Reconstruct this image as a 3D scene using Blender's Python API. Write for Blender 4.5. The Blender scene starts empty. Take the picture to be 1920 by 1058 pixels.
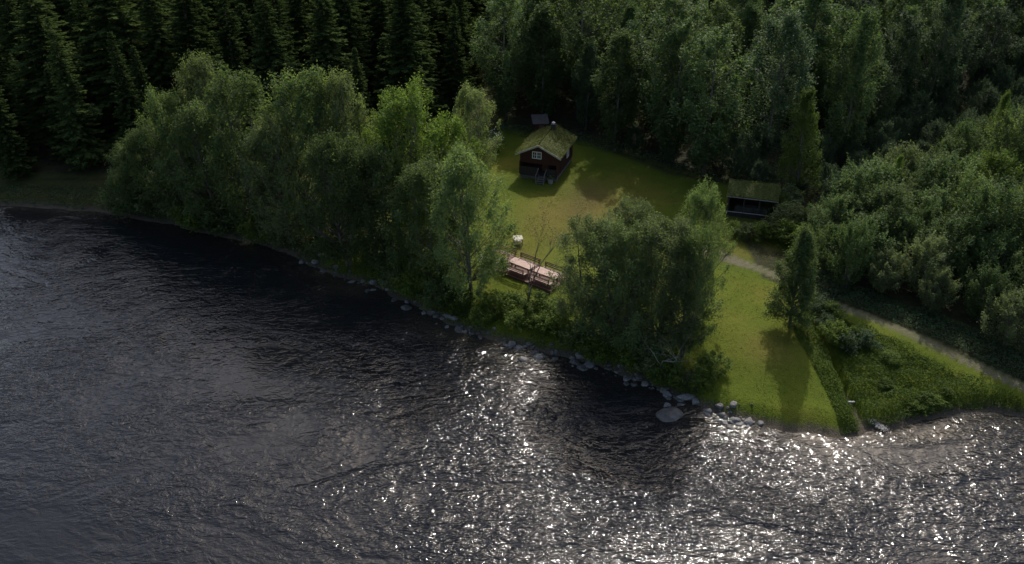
import bpy, math, random
import numpy as np
from mathutils import Vector, Matrix

# ------------------------------------------------------------------ camera, sky, sun, exposure
scn = bpy.context.scene
COL = scn.collection
F_PX, PITCH, CAM_H = 1600.0, math.radians(30.1), 42.0
SUN_AZ, SUN_EL = math.radians(14.0), math.radians(41.0)     # azimuth: to the right of +Y

cd = bpy.data.cameras.new("camera")
cam = bpy.data.objects.new("camera", cd); COL.objects.link(cam)
cam.location = (0, 0, CAM_H)
cam.rotation_euler = (math.radians(90) - PITCH, 0, 0)
cd.sensor_width = 36.0
cd.lens = 36.0 * F_PX / 1920.0
cd.clip_end = 3000
scn.camera = cam

w = bpy.data.worlds.new("World"); scn.world = w; w.use_nodes = True
nt = w.node_tree
bg = nt.nodes["Background"]; bg.inputs[1].default_value = 0.15
sky = nt.nodes.new("ShaderNodeTexSky"); sky.sky_type = 'NISHITA'; sky.sun_disc = False
sky.sun_elevation = SUN_EL; sky.sun_rotation = SUN_AZ
sky.dust_density = 4.0; sky.ozone_density = 0.6
nt.links.new(sky.outputs[0], bg.inputs[0])

sl = bpy.data.lights.new("sun", 'SUN'); sl.energy = 3.2; sl.angle = math.radians(0.55)
sl.color = (1.0, 0.965, 0.91)
sun = bpy.data.objects.new("sun", sl); COL.objects.link(sun)
sd = Vector((math.sin(SUN_AZ) * math.cos(SUN_EL), math.cos(SUN_AZ) * math.cos(SUN_EL), math.sin(SUN_EL)))
sun.rotation_euler = sd.to_track_quat('Z', 'Y').to_euler()
sun.location = (60, 150, 160)

scn.view_settings.view_transform = 'Standard'
scn.view_settings.look = 'None'
scn.view_settings.exposure = 0.30
scn.view_settings.gamma = 1.0
cy = scn.cycles
cy.max_bounces = 6; cy.diffuse_bounces = 3; cy.glossy_bounces = 3; cy.transmission_bounces = 4
cy.sample_clamp_indirect = 3.0
cy.use_denoising = True
cy.caustics_reflective = False; cy.caustics_refractive = False

R_ = random.Random(7)
RN = np.random.default_rng(11)

# ------------------------------------------------------------------ terrain
sp, cp = math.sin(PITCH), math.cos(PITCH)
def ray(px, py):
    u = (np.asarray(px, float) - 960) / F_PX; v = -(np.asarray(py, float) - 529) / F_PX
    return np.stack([u, cp + v * sp, -sp + v * cp], -1)
def at(px, py, z):
    d = ray(px, py); t = (z - CAM_H) / d[..., 2]
    return np.stack([d[..., 0] * t, d[..., 1] * t, np.zeros_like(t) + z], -1)

BANK_PX = [(-900,400),(-400,392),(0,388),(100,392),(200,403),(300,420),(400,443),(480,462),(560,490),(600,508),
           (650,525),(700,540),(740,562),(800,590),(850,612),(900,632),(960,650),(1040,668),(1120,690),(1200,716),
           (1260,747),(1330,772),(1400,797),(1480,816),(1560,822),(1625,812),(1665,806),(1720,797),(1790,775),
           (1850,770),(1920,785),(2100,820),(2600,900)]
BANK = at(*np.array(BANK_PX).T, 0.0)[:, :2]
BANK = np.vstack([[-700, BANK[0, 1] + 60], BANK, [700, BANK[-1, 1] - 40]])

def seg_dist(P, L):
    """distance of points P (n,2) to polyline L, and side sign"""
    best = np.full(len(P), 1e18); sign = np.ones(len(P))
    for a, b in zip(L[:-1], L[1:]):
        ab = b - a
        t = np.clip(((P - a) @ ab) / (ab @ ab), 0, 1)
        q = a + t[:, None] * ab
        d2 = ((P - q) ** 2).sum(1)
        s = ab[0] * (P[:, 1] - a[1]) - ab[1] * (P[:, 0] - a[0])
        m = d2 < best - 1e-9
        best[m] = d2[m]; sign[m] = np.sign(s[m])
    return np.sqrt(best), sign

def sst(x, a, b):
    t = np.clip((x - a) / (b - a), 0, 1); return t * t * (3 - 2 * t)

def vnoise(x, y, s, seed=0):
    x = np.asarray(x, float) / s + seed * 17.13; y = np.asarray(y, float) / s - seed * 9.71
    xi = np.floor(x); yi = np.floor(y); fx = x - xi; fy = y - yi
    fx = fx * fx * (3 - 2 * fx); fy = fy * fy * (3 - 2 * fy)
    def h(i, j):
        v = np.sin(i * 127.1 + j * 311.7 + seed * 3.3) * 43758.5453
        return v - np.floor(v)
    return (h(xi, yi) * (1 - fx) * (1 - fy) + h(xi + 1, yi) * fx * (1 - fy) + h(xi, yi + 1) * (1 - fx) * fy + h(xi + 1, yi + 1) * fx * fy)
def fbm(x, y, s, seed=0, o=3):
    r = 0; a = 0.5; n = 0
    for k in range(o):
        r = r + a * vnoise(x, y, s / 2 ** k, seed + k); n += a; a *= 0.5
    return r / n

STREAM_PX = [(1648,812),(1612,770),(1590,735),(1570,700),(1560,672),(1535,640),(1522,610),(1530,588)]
STREAM = at(*np.array(STREAM_PX).T, 1.0)[:, :2]

def height(x, y):
    x = np.asarray(x, float); y = np.asarray(y, float); shp = x.shape
    P = np.stack([x.ravel(), y.ravel()], 1)
    d, s = seg_dist(P, BANK); d = d * s
    d = d + (fbm(P[:, 0], P[:, 1], 3.0, 5) - 0.5) * 1.2
    land = 0.9 * sst(d, 0, 2.2) + 0.9 * sst(d, 2, 9) + 0.25 * (fbm(P[:, 0], P[:, 1], 14, 2) - 0.5) * sst(d, 2, 8)
    land += 0.05 * np.maximum(0, P[:, 1] - 112) + 0.0012 * np.maximum(0, P[:, 1] - 122) ** 1.6
    land += 0.10 * (fbm(P[:, 0], P[:, 1], 1.3, 8) - 0.5)
    sd_, _ = seg_dist(P, STREAM)
    land -= (0.95 * (1 - sst(sd_, 0.12, 0.5))) * sst(land, 0.1, 1.2)
    water = -np.minimum(2.2, -d * 0.28)
    h = np.where(d > 0, land - 0.04, water - 0.04)
    return h.reshape(shp)

def ground(px, py):
    """point of the terrain seen at photo pixel"""
    z = 1.8
    for _ in range(8):
        p = at(px, py, z); z = float(height(p[0], p[1]))
    return Vector((p[0], p[1], z))
def gpoly(pts): return np.array([at(a, b, 1.8)[:2] for a, b in pts])
def inpoly(P, poly):
    x, y = P[:, 0], P[:, 1]; r = np.zeros(len(P), bool); j = len(poly) - 1
    for i in range(len(poly)):
        xi, yi = poly[i]; xj, yj = poly[j]
        c = ((yi > y) != (yj > y)) & (x < (xj - xi) * (y - yi) / (yj - yi + 1e-12) + xi)
        r ^= c; j = i
    return r

# ------------------------------------------------------------------ materials
def new_mat(name):
    m = bpy.data.materials.new(name); m.use_nodes = True
    n = m.node_tree.nodes; n.clear()
    return m, n, m.node_tree.links
def ramp(n, stops, interp='LINEAR'):
    r = n.new('ShaderNodeValToRGB'); r.color_ramp.interpolation = interp
    e = r.color_ramp.elements
    while len(e) < len(stops): e.new(0.5)
    for el, (p, c) in zip(e, stops):
        el.position = p; el.color = (*c, 1) if len(c) == 3 else c
    return r
def noise(n, l, scale, detail=4, rough=0.55, vec=None, dist=0.0):
    t = n.new('ShaderNodeTexNoise'); t.inputs['Scale'].default_value = scale
    t.inputs['Detail'].default_value = detail; t.inputs['Roughness'].default_value = rough
    t.inputs['Distortion'].default_value = dist
    if vec is not None: l.new(vec, t.inputs['Vector'])
    return t
def mixc(n, l, fac, a, b):
    m = n.new('ShaderNodeMix'); m.data_type = 'RGBA'
    for sock, v in ((m.inputs[0], fac), (m.inputs[6], a), (m.inputs[7], b)):
        if hasattr(v, 'links') or hasattr(v, 'is_linked'): l.new(v, sock)
        elif isinstance(v, (int, float)): sock.default_value = v
        else: sock.default_value = (*v, 1)
    return m.outputs[2]
def mth(n, l, op, a, b=None, c=None):
    m = n.new('ShaderNodeMath'); m.operation = op
    for i, v in enumerate((a, b, c)):
        if v is None: continue
        if hasattr(v, 'is_linked'): l.new(v, m.inputs[i])
        else: m.inputs[i].default_value = v
    return m.outputs[0]

def leaf_mat(name, ca, cb, trans=0.4, tcol=None, spec=0.10):
    m, n, l = new_mat(name)
    at_ = n.new('ShaderNodeAttribute'); at_.attribute_name = 'tint'
    oi = n.new('ShaderNodeObjectInfo')
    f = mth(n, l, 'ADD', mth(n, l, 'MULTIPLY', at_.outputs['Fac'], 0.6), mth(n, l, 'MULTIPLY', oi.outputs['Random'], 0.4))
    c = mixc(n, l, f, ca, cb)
    hs = n.new('ShaderNodeHueSaturation'); l.new(c, hs.inputs['Color'])
    l.new(mth(n, l, 'MULTIPLY_ADD', oi.outputs['Random'], 0.45, 0.8), hs.inputs['Value'])
    d = n.new('ShaderNodeBsdfPrincipled'); l.new(hs.outputs[0], d.inputs['Base Color'])
    d.inputs['Roughness'].default_value = 0.65; d.inputs['Specular IOR Level'].default_value = spec
    t = n.new('ShaderNodeBsdfTranslucent')
    g = n.new('ShaderNodeMix'); g.data_type = 'RGBA'; g.blend_type = 'MULTIPLY'; g.inputs[0].default_value = 1
    l.new(hs.outputs[0], g.inputs[6]); g.inputs[7].default_value = (*(tcol or (1.05, 1.15, 0.55)), 1)
    l.new(g.outputs[2], t.inputs['Color'])
    mx = n.new('ShaderNodeMixShader'); mx.inputs[0].default_value = trans
    l.new(d.outputs[0], mx.inputs[1]); l.new(t.outputs[0], mx.inputs[2])
    o = n.new('ShaderNodeOutputMaterial'); l.new(mx.outputs[0], o.inputs[0])
    return m

def plain_mat(name, ca, cb, scale=3.0, rough=0.8, stretch=(1, 1, 1), bump=0.3, spec=0.3, metal=0.0):
    m, n, l = new_mat(name)
    tc = n.new('ShaderNodeTexCoord'); mp = n.new('ShaderNodeMapping'); mp.inputs['Scale'].default_value = stretch
    l.new(tc.outputs['Object'], mp.inputs[0])
    ns = noise(n, l, scale, 5, 0.6, mp.outputs[0])
    r = ramp(n, [(0.3, ca), (0.7, cb)]); l.new(ns.outputs[0], r.inputs[0])
    d = n.new('ShaderNodeBsdfPrincipled'); l.new(r.outputs[0], d.inputs['Base Color'])
    d.inputs['Roughness'].default_value = rough; d.inputs['Specular IOR Level'].default_value = spec
    d.inputs['Metallic'].default_value = metal
    if bump:
        b = n.new('ShaderNodeBump'); b.inputs['Strength'].default_value = bump; b.inputs['Distance'].default_value = 0.03
        l.new(ns.outputs[0], b.inputs['Height']); l.new(b.outputs[0], d.inputs['Normal'])
    o = n.new('ShaderNodeOutputMaterial'); l.new(d.outputs[0], o.inputs[0])
    return m

M = {}
M['birch_leaf'] = leaf_mat('birch_leaf', (0.080, 0.122, 0.044), (0.150, 0.195, 0.078), 0.50)
M['lime_leaf'] = leaf_mat('lime_leaf', (0.090, 0.140, 0.026), (0.135, 0.190, 0.042), 0.46)
M['willow_leaf'] = leaf_mat('willow_leaf', (0.105, 0.138, 0.058), (0.175, 0.205, 0.098), 0.50)
M['aspen_leaf'] = leaf_mat('aspen_leaf', (0.068, 0.110, 0.040), (0.115, 0.162, 0.064), 0.42)
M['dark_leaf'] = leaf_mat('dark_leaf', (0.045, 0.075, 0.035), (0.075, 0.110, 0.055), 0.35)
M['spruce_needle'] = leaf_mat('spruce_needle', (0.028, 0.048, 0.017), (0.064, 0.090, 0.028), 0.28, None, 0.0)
M['thicket_leaf'] = leaf_mat('thicket_leaf', (0.065, 0.110, 0.036), (0.125, 0.170, 0.062), 0.40)
M['herb_leaf'] = leaf_mat('herb_leaf', (0.055, 0.100, 0.018), (0.125, 0.165, 0.034), 0.42)
M['turf_leaf'] = leaf_mat('turf_leaf', (0.060, 0.085, 0.020), (0.15, 0.15, 0.045), 0.28)
M['lawn_leaf'] = leaf_mat('lawn_leaf', (0.050, 0.085, 0.010), (0.15, 0.145, 0.028), 0.35)
M['dry_leaf'] = leaf_mat('dry_leaf', (0.12, 0.10, 0.04), (0.20, 0.14, 0.06), 0.3)
M['bark'] = plain_mat('bark', (0.07, 0.06, 0.048), (0.18, 0.165, 0.14), 4, 0.85, (1, 1, 0.3))
M['dark_bark'] = plain_mat('dark_bark', (0.04, 0.03, 0.022), (0.10, 0.08, 0.06), 4, 0.9, (1, 1, 0.3))
M['white_bark'] = plain_mat('white_bark', (0.22, 0.21, 0.19), (0.50, 0.48, 0.45), 5, 0.8, (1, 1, 0.5))
M['dead_wood'] = plain_mat('dead_wood', (0.20, 0.19, 0.17), (0.34, 0.32, 0.30), 5, 0.85, (1, 1, 0.5))
M['wet_rock'] = plain_mat('wet_rock', (0.035, 0.033, 0.03), (0.12, 0.115, 0.11), 2.5, 0.6, bump=0.6)
M['rock'] = plain_mat('rock', (0.085, 0.08, 0.075), (0.21, 0.20, 0.19), 2.5, 0.85, bump=0.6)
M['log_wall'] = plain_mat('log_wall', (0.030, 0.012, 0.009), (0.075, 0.028, 0.02), 6, 0.75, (1, 1, 6))
M['tarred_wood'] = plain_mat('tarred_wood', (0.025, 0.022, 0.02), (0.06, 0.05, 0.045), 6, 0.8, (1, 1, 5))
M['grey_wood'] = plain_mat('grey_wood', (0.14, 0.12, 0.10), (0.30, 0.26, 0.23), 6, 0.8, (1, 6, 1))
M['pink_wood'] = plain_mat('pink_wood', (0.20, 0.10, 0.075), (0.48, 0.34, 0.28), 4.5, 0.6, (1, 8, 1))
M['brown_wood'] = plain_mat('brown_wood', (0.07, 0.032, 0.022), (0.16, 0.08, 0.055), 7, 0.7, (1, 8, 1))
M['white_paint'] = plain_mat('white_paint', (0.55, 0.53, 0.50), (0.72, 0.70, 0.67), 8, 0.5, bump=0.05)
M['pale_board'] = plain_mat('pale_board', (0.30, 0.29, 0.22), (0.48, 0.46, 0.36), 7, 0.7, bump=0.1)
M['roof_felt'] = plain_mat('roof_felt', (0.05, 0.042, 0.04), (0.09, 0.075, 0.072), 5, 0.85)
M['glass'] = plain_mat('glass', (0.015, 0.016, 0.018), (0.02, 0.021, 0.024), 2, 0.1, bump=0, spec=0.6)
M['metal'] = plain_mat('metal', (0.45, 0.45, 0.44), (0.62, 0.62, 0.60), 8, 0.35, bump=0.05, spec=0.5)
M['foam'] = leaf_mat('foam', (0.30, 0.29, 0.27), (0.50, 0.49, 0.46), 0.2, (1, 1, 1))
M['blossom'] = leaf_mat('blossom', (0.55, 0.55, 0.50), (0.75, 0.75, 0.70), 0.25, (1, 1, 0.95))

# ground
m, n, l = new_mat('ground'); M['ground'] = m
geo = n.new('ShaderNodeNewGeometry'); pos = geo.outputs['Position']
za = n.new('ShaderNodeAttribute'); za.attribute_name = 'zone'
sx = n.new('ShaderNodeSeparateColor'); l.new(za.outputs['Color'], sx.inputs[0])
sz = n.new('ShaderNodeSeparateXYZ'); l.new(pos, sz.inputs[0])
n1 = noise(n, l, 0.16, 5, 0.6, pos); n2 = noise(n, l, 1.6, 6, 0.7, pos); n3 = noise(n, l, 9.0, 4, 0.7, pos)
g = ramp(n, [(0.30, (0.062, 0.095, 0.008)), (0.50, (0.092, 0.118, 0.010)), (0.70, (0.135, 0.124, 0.018))]); l.new(n1.outputs[0], g.inputs[0])
gd = mixc(n, l, mth(n, l, 'MULTIPLY', n2.outputs[0], 0.5), g.outputs[0], (0.052, 0.072, 0.010))
gd = mixc(n, l, mth(n, l, 'MULTIPLY', mth(n, l, 'GREATER_THAN', n3.outputs[0], 0.60), 0.35), gd, (0.13, 0.125, 0.03))
zb = mth(n, l, 'MULTIPLY', sx.outputs[2], mth(n, l, 'ADD', mth(n, l, 'MULTIPLY', n2.outputs[0], 1.1), 0.35))
c = mixc(n, l, zb, gd, (0.140, 0.105, 0.030))
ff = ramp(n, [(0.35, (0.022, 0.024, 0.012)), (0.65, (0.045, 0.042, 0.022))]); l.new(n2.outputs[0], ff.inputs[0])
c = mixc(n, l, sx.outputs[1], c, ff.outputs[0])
gr = ramp(n, [(0.35, (0.10, 0.085, 0.065)), (0.65, (0.19, 0.16, 0.125))]); l.new(n3.outputs[0], gr.inputs[0])
pm = mth(n, l, 'MULTIPLY', sx.outputs[0], mth(n, l, 'MULTIPLY_ADD', n2.outputs[0], 1.2, 0.35)); 
cl = n.new('ShaderNodeClamp'); l.new(pm, cl.inputs[0])
c = mixc(n, l, cl.outputs[0], c, gr.outputs[0])
shore = n.new('ShaderNodeMapRange'); l.new(mth(n, l, 'ADD', sz.outputs[2], mth(n, l, 'MULTIPLY', n2.outputs[0], -0.5)), shore.inputs[0])
shore.inputs[1].default_value = 0.25; shore.inputs[2].default_value = -0.1
mud = ramp(n, [(0.35, (0.05, 0.042, 0.03)), (0.7, (0.12, 0.10, 0.075))]); l.new(n3.outputs[0], mud.inputs[0])
c = mixc(n, l, shore.outputs[0], c, mud.outputs[0])
d = n.new('ShaderNodeBsdfPrincipled'); l.new(c, d.inputs['Base Color']); d.inputs['Roughness'].default_value = 0.95
d.inputs['Specular IOR Level'].default_value = 0.1
b = n.new('ShaderNodeBump'); b.inputs['Strength'].default_value = 0.8; b.inputs['Distance'].default_value = 0.12
l.new(mth(n, l, 'ADD', n3.outputs[0], n2.outputs[0]), b.inputs['Height']); l.new(b.outputs[0], d.inputs['Normal'])
o = n.new('ShaderNodeOutputMaterial'); l.new(d.outputs[0], o.inputs[0])

# water
m, n, l = new_mat('water'); M['water'] = m
geo = n.new('ShaderNodeNewGeometry'); pos = geo.outputs['Position']
wa = n.new('ShaderNodeAttribute'); wa.attribute_name = 'zone'
ws = n.new('ShaderNodeSeparateColor'); l.new(wa.outputs['Color'], ws.inputs[0])     # R shallow, G rough water, B calm
mp = n.new('ShaderNodeMapping'); l.new(pos, mp.inputs[0]); mp.inputs['Rotation'].default_value = (0, 0, math.radians(-25))
mp.inputs['Scale'].default_value = (0.6, 1.0, 1)
wv1 = noise(n, l, 0.42, 3, 0.5, mp.outputs[0], 1.2)
wv2 = noise(n, l, 1.5, 2, 0.5, mp.outputs[0], 1.6)
wv3 = noise(n, l, 3.8, 1, 0.5, mp.outputs[0], 1.0)
pt = noise(n, l, 0.13, 4, 0.62, mp.outputs[0], 0.6)
ptr = n.new('ShaderNodeMapRange'); l.new(pt.outputs[0], ptr.inputs[0])
ptr.inputs[1].default_value = 0.36; ptr.inputs[2].default_value = 0.62; ptr.inputs[3].default_value = 0.30; ptr.inputs[4].default_value = 1.2
amp = mth(n, l, 'MULTIPLY', ws.outputs[1], ptr.outputs[0])
hgt = mth(n, l, 'ADD', mth(n, l, 'MULTIPLY', wv1.outputs[0], 0.55), mth(n, l, 'MULTIPLY', wv2.outputs[0], 0.36))
hgt = mth(n, l, 'ADD', hgt, mth(n, l, 'MULTIPLY', wv3.outputs[0], 0.13))
hgt = mth(n, l, 'MULTIPLY', hgt, amp)
b = n.new('ShaderNodeBump'); b.inputs['Strength'].default_value = 1.0; b.inputs['Distance'].default_value = 0.66
l.new(hgt, b.inputs['Height'])
wc = mixc(n, l, ws.outputs[0], (0.0092, 0.0102, 0.0125), (0.032, 0.028, 0.021))
d = n.new('ShaderNodeBsdfPrincipled'); l.new(wc, d.inputs['Base Color'])
d.inputs['Roughness'].default_value = 0.065; d.inputs['IOR'].default_value = 1.33
l.new(b.outputs[0], d.inputs['Normal'])
o = n.new('ShaderNodeOutputMaterial'); l.new(d.outputs[0], o.inputs[0])

# ------------------------------------------------------------------ object helpers
def tag(o, label=None, cat=None, group=None, kind=None):
    if label: o['label'] = label
    if cat: o['category'] = cat
    if group: o['group'] = group
    if kind: o['kind'] = kind
    return o
def link(name, me, parent=None, mat=None):
    o = bpy.data.objects.new(name, me); COL.objects.link(o)
    if parent: o.parent = parent
    if mat and me is not None and not me.materials: me.materials.append(mat)
    return o
def empty(name, loc, rz=0.0):
    o = bpy.data.objects.new(name, None); COL.objects.link(o)
    o.location = loc; o.rotation_euler = (0, 0, rz); o.empty_display_size = 0.5
    return o
def mesh_np(name, V, Fc, tint=None, mat=None, smooth=False):
    """V (n,3), Fc (m,k)"""
    me = bpy.data.meshes.new(name)
    V = np.asarray(V, np.float32); Fc = np.asarray(Fc, np.int32); k = Fc.shape[1]
    me.vertices.add(len(V)); me.vertices.foreach_set('co', V.ravel())
    me.loops.add(Fc.size); me.loops.foreach_set('vertex_index', Fc.ravel())
    me.polygons.add(len(Fc)); me.polygons.foreach_set('loop_start', np.arange(0, Fc.size, k, dtype=np.int32))
    me.update(calc_edges=True)
    if smooth: me.polygons.foreach_set('use_smooth', np.ones(len(Fc), bool))
    if tint is not None:
        a = me.attributes.new('tint', 'FLOAT', 'POINT'); a.data.foreach_set('value', np.asarray(tint, np.float32))
    if mat: me.materials.append(mat)
    return me

class MB:
    """collects boxes, bars, tubes into one mesh"""
    def __init__(s): s.v = []; s.f = []
    def add(s, vs, fs):
        o = len(s.v); s.v += [tuple(v) for v in vs]; s.f += [tuple(i + o for i in f) for f in fs]
    def box(s, c, size, rz=0, rx=0, ry=0):
        m = Matrix.Translation(c) @ Matrix.Rotation(rz, 4, 'Z') @ Matrix.Rotation(ry, 4, 'Y') @ Matrix.Rotation(rx, 4, 'X')
        x, y, z = (q / 2 for q in size); e = min(x, y, z) * 0.18
        vs = []
        for sz_, i in ((-z, 0), (-z, 1), (z, 1), (z, 0)):     # chamfered top and bottom edges
            ex = e if i == 0 else 0; zz = sz_ if i == 0 else (sz_ + e if sz_ < 0 else sz_ - e)
            vs += [m @ Vector(p) for p in ((-x + ex, -y + ex, zz), (x - ex, -y + ex, zz), (x - ex, y - ex, zz), (-x + ex, y - ex, zz))]
        fs = [(3, 2, 1, 0), (12, 13, 14, 15)]
        for r in range(3):
            for k in range(4):
                a = r * 4 + k; b_ = r * 4 + (k + 1) % 4
                fs.append((a, b_, b_ + 4, a + 4))
        s.add(vs, fs)
    def tube(s, pts, rad, sides=6, cap=True):
        pts = [Vector(p) for p in pts]; n_ = len(pts); vs = []
        for i, p in enumerate(pts):
            t = (pts[min(i + 1, n_ - 1)] - pts[max(i - 1, 0)]).normalized()
            a = t.cross(Vector((0, 0, 1)) if abs(t.z) < 0.95 else Vector((1, 0, 0))).normalized(); b_ = t.cross(a)
            r = rad[i] if hasattr(rad, '__len__') else rad
            for k in range(sides):
                an = 2 * math.pi * k / sides
                vs.append(p + (a * math.cos(an) + b_ * math.sin(an)) * r)
        fs = []
        for i in range(n_ - 1):
            for k in range(sides):
                k2 = (k + 1) % sides
                fs.append((i * sides + k, i * sides + k2, (i + 1) * sides + k2, (i + 1) * sides + k))
        if cap:
            fs.append(tuple(range(sides))[::-1]); fs.append(tuple((n_ - 1) * sides + k for k in range(sides)))
        s.add(vs, fs)
    def poly(s, vs, fs): s.add(vs, fs)
    def mesh(s, name, mat=None, smooth=False):
        me = bpy.data.meshes.new(name); me.from_pydata(s.v, [], s.f); me.update()
        if smooth:
            for p in me.polygons: p.use_smooth = True
        if mat: me.materials.append(mat)
        return me
    def build(s, name, mat, parent=None, smooth=False):
        return link(name, s.mesh(name, mat, smooth), parent)

def copy_tree(o, parent=None):
    c = o.copy(); COL.objects.link(c)
    if parent: c.parent = parent
    for ch in list(o.children): copy_tree(ch, c)
    return c

# ------------------------------------------------------------------ setting: ground and river
def axis(lo, f0, f1, hi, step):
    fine = np.arange(f0, f1, step); r = [f1]; s = step
    while r[-1] < hi: s *= 1.18; r.append(r[-1] + s)
    L = [f0]; s = step
    while L[-1] > lo: s *= 1.18; L.append(L[-1] - s)
    return np.concatenate([np.array(L[1:])[::-1], fine, np.array(r)])
def grid(xs, ys, zf, name, mat, smooth=True):
    X, Y = np.meshgrid(xs, ys); Z = zf(X, Y)
    V = np.stack([X.ravel(), Y.ravel(), Z.ravel()], 1)
    nx, ny = len(xs), len(ys); i = np.arange(nx * ny).reshape(ny, nx)
    Fc = np.stack([i[:-1, :-1].ravel(), i[:-1, 1:].ravel(), i[1:, 1:].ravel(), i[1:, :-1].ravel()], 1)
    return mesh_np(name, V, Fc, None, mat, smooth), V

xs = axis(-650, -72, 72, 650, 0.48); ys = axis(-60, 32, 122, 700, 0.48)
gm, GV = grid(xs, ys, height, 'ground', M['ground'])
P2 = GV[:, :2]
SPRUCE_POLY = gpoly([(-700, 322), (-100, 322), (200, 330), (450, 320), (650, 285), (800, 262), (868, 215), (885, 120), (878, -30), (-900, -30)])
FOREST_POLY = gpoly([(950, 236), (1105, 262), (1180, 290), (1260, 322), (1345, 338), (1400, 330), (1480, 345), (1560, 320), (1660, 275), (1760, 232),
                     (1850, 190), (2000, 150), (2300, 90), (2600, 60), (2600, -25), (948, -25), (925, 140)])
THICKET_POLY = gpoly([(1540, 500), (1570, 535), (1640, 562), (1760, 600), (1920, 660), (2200, 760), (2600, 700), (2300, 300), (1990, 268), (1800, 322), (1660, 395), (1560, 455)])
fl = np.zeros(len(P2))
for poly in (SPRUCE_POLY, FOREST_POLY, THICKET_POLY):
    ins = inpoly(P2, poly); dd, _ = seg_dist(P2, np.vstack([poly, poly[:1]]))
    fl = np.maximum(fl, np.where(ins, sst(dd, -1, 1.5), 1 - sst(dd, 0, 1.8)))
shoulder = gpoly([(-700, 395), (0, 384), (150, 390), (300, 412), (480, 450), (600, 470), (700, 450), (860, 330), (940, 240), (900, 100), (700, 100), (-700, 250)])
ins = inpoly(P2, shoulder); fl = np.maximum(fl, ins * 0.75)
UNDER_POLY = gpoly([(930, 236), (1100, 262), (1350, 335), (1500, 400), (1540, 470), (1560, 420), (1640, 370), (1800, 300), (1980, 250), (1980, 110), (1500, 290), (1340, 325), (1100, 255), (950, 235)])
fl = np.maximum(fl, inpoly(P2, UNDER_POLY) * 0.9)  # shade between wood and thicket painted in with the dark floor colour
TRACK = np.array([at(a, b, 1.8)[:2] for a, b in [(1290, 455), (1360, 480), (1430, 505), (1500, 535), (1560, 568), (1640, 598), (1720, 630), (1800, 660), (1920, 706), (2200, 800), (2600, 950)]])
td, _ = seg_dist(P2, TRACK)
hwid = np.clip(1.25 - 1.0 * sst(P2[:, 0], 17, 25), 0.28, 1.3)
ts_ = seg_dist(P2, TRACK[4:])[1]
fl = np.maximum(fl, ((ts_ > 0) & (P2[:, 0] > 24)) * (1 - sst(td, 3.5, 6)) * 0.95 * sst(td, 0.3, 0.6))  # ground darkened beside the track to stand in for the thicket's shade
path = 0.9 * (1 - sst(td, hwid, hwid + 0.35)) * (0.55 + 0.45 * (1 - np.exp(-((td - 0.65) / 0.35) ** 2) * 0) )
path = path * (1 - 0.35 * np.exp(-(td / 0.2) ** 2))
def blob(px, py, rx, ry, rot=0):
    c = at(px, py, 1.8)[:2]; q = P2 - c; ca, sa = math.cos(rot), math.sin(rot)
    u = q[:, 0] * ca + q[:, 1] * sa; v = -q[:, 0] * sa + q[:, 1] * ca
    return np.exp(-((u / rx) ** 2 + (v / ry) ** 2))
dry = 0.6 * blob(1070, 400, 5, 4) + 0.7 * blob(1120, 370, 4, 5) + 0.55 * blob(1440, 650, 2.5, 2.5) + 0.5 * blob(1390, 470, 6, 2.2) + 0.3 * blob(1040, 440, 5, 4) + 0.35 * blob(960, 480, 4, 2)
dry = dry + 0.35 * blob(60, 365, 20, 4)
dirt = 0.5 * blob(1105, 365, 2.2, 4, -0.3) + 0.35 * blob(1085, 400, 1.5, 2) + 0.5 * blob(1400, 420, 6, 2.0)
fl = np.maximum(fl, dirt * 0.8)
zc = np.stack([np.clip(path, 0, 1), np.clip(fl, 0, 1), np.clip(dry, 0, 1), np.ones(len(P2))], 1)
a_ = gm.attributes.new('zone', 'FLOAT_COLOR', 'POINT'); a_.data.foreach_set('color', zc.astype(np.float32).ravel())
go = link('ground', gm); tag(go, 'meadow, riverbank and forest floor around the cabin', 'ground', kind='structure')

wx = axis(-650, -70, 70, 650, 0.6); wy = axis(-400, 15, 95, 500, 0.6)
wm, WV = grid(wx, wy, lambda X, Y: np.zeros_like(X), 'river', M['water'])
W2 = WV[:, :2]
bd, bs = seg_dist(W2, BANK)
shallow = np.where(bs < 0, np.exp(-(bd / 1.6)), 1.0)
def wblob(px, py, rx, ry, rot=0):
    c = at(px, py, 0)[:2]; q = W2 - c; ca, sa = math.cos(rot), math.sin(rot)
    u = q[:, 0] * ca + q[:, 1] * sa; v = -q[:, 0] * sa + q[:, 1] * ca
    return np.exp(-((u / rx) ** 2 + (v / ry) ** 2))
shallow = np.clip(shallow * 0.8 + 0.8 * wblob(1740, 812, 4, 1.2) + 0.7 * wblob(820, 618, 4, 1.6, -0.4) + 0.7 * wblob(660, 540, 3, 1.5), 0, 1)
rough = 0.50 + 0.50 * sst(W2[:, 0], -22, 6)
rough = rough * (0.55 + 0.45 * sst(bd, 0, 5))
calm = np.clip(wblob(1250, 785, 1.5, 1.0) + 0.8 * wblob(1345, 792, 1.6, 0.5, -0.3), 0, 1)
rough = rough * (1 - 0.85 * calm)
wz = np.stack([shallow, rough, calm, np.ones(len(W2))], 1)
a_ = wm.attributes.new('zone', 'FLOAT_COLOR', 'POINT'); a_.data.foreach_set('color', wz.astype(np.float32).ravel())
wo = link('river_water', wm); tag(wo, 'dark rippling river with sun glints', 'river', kind='structure')

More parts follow.
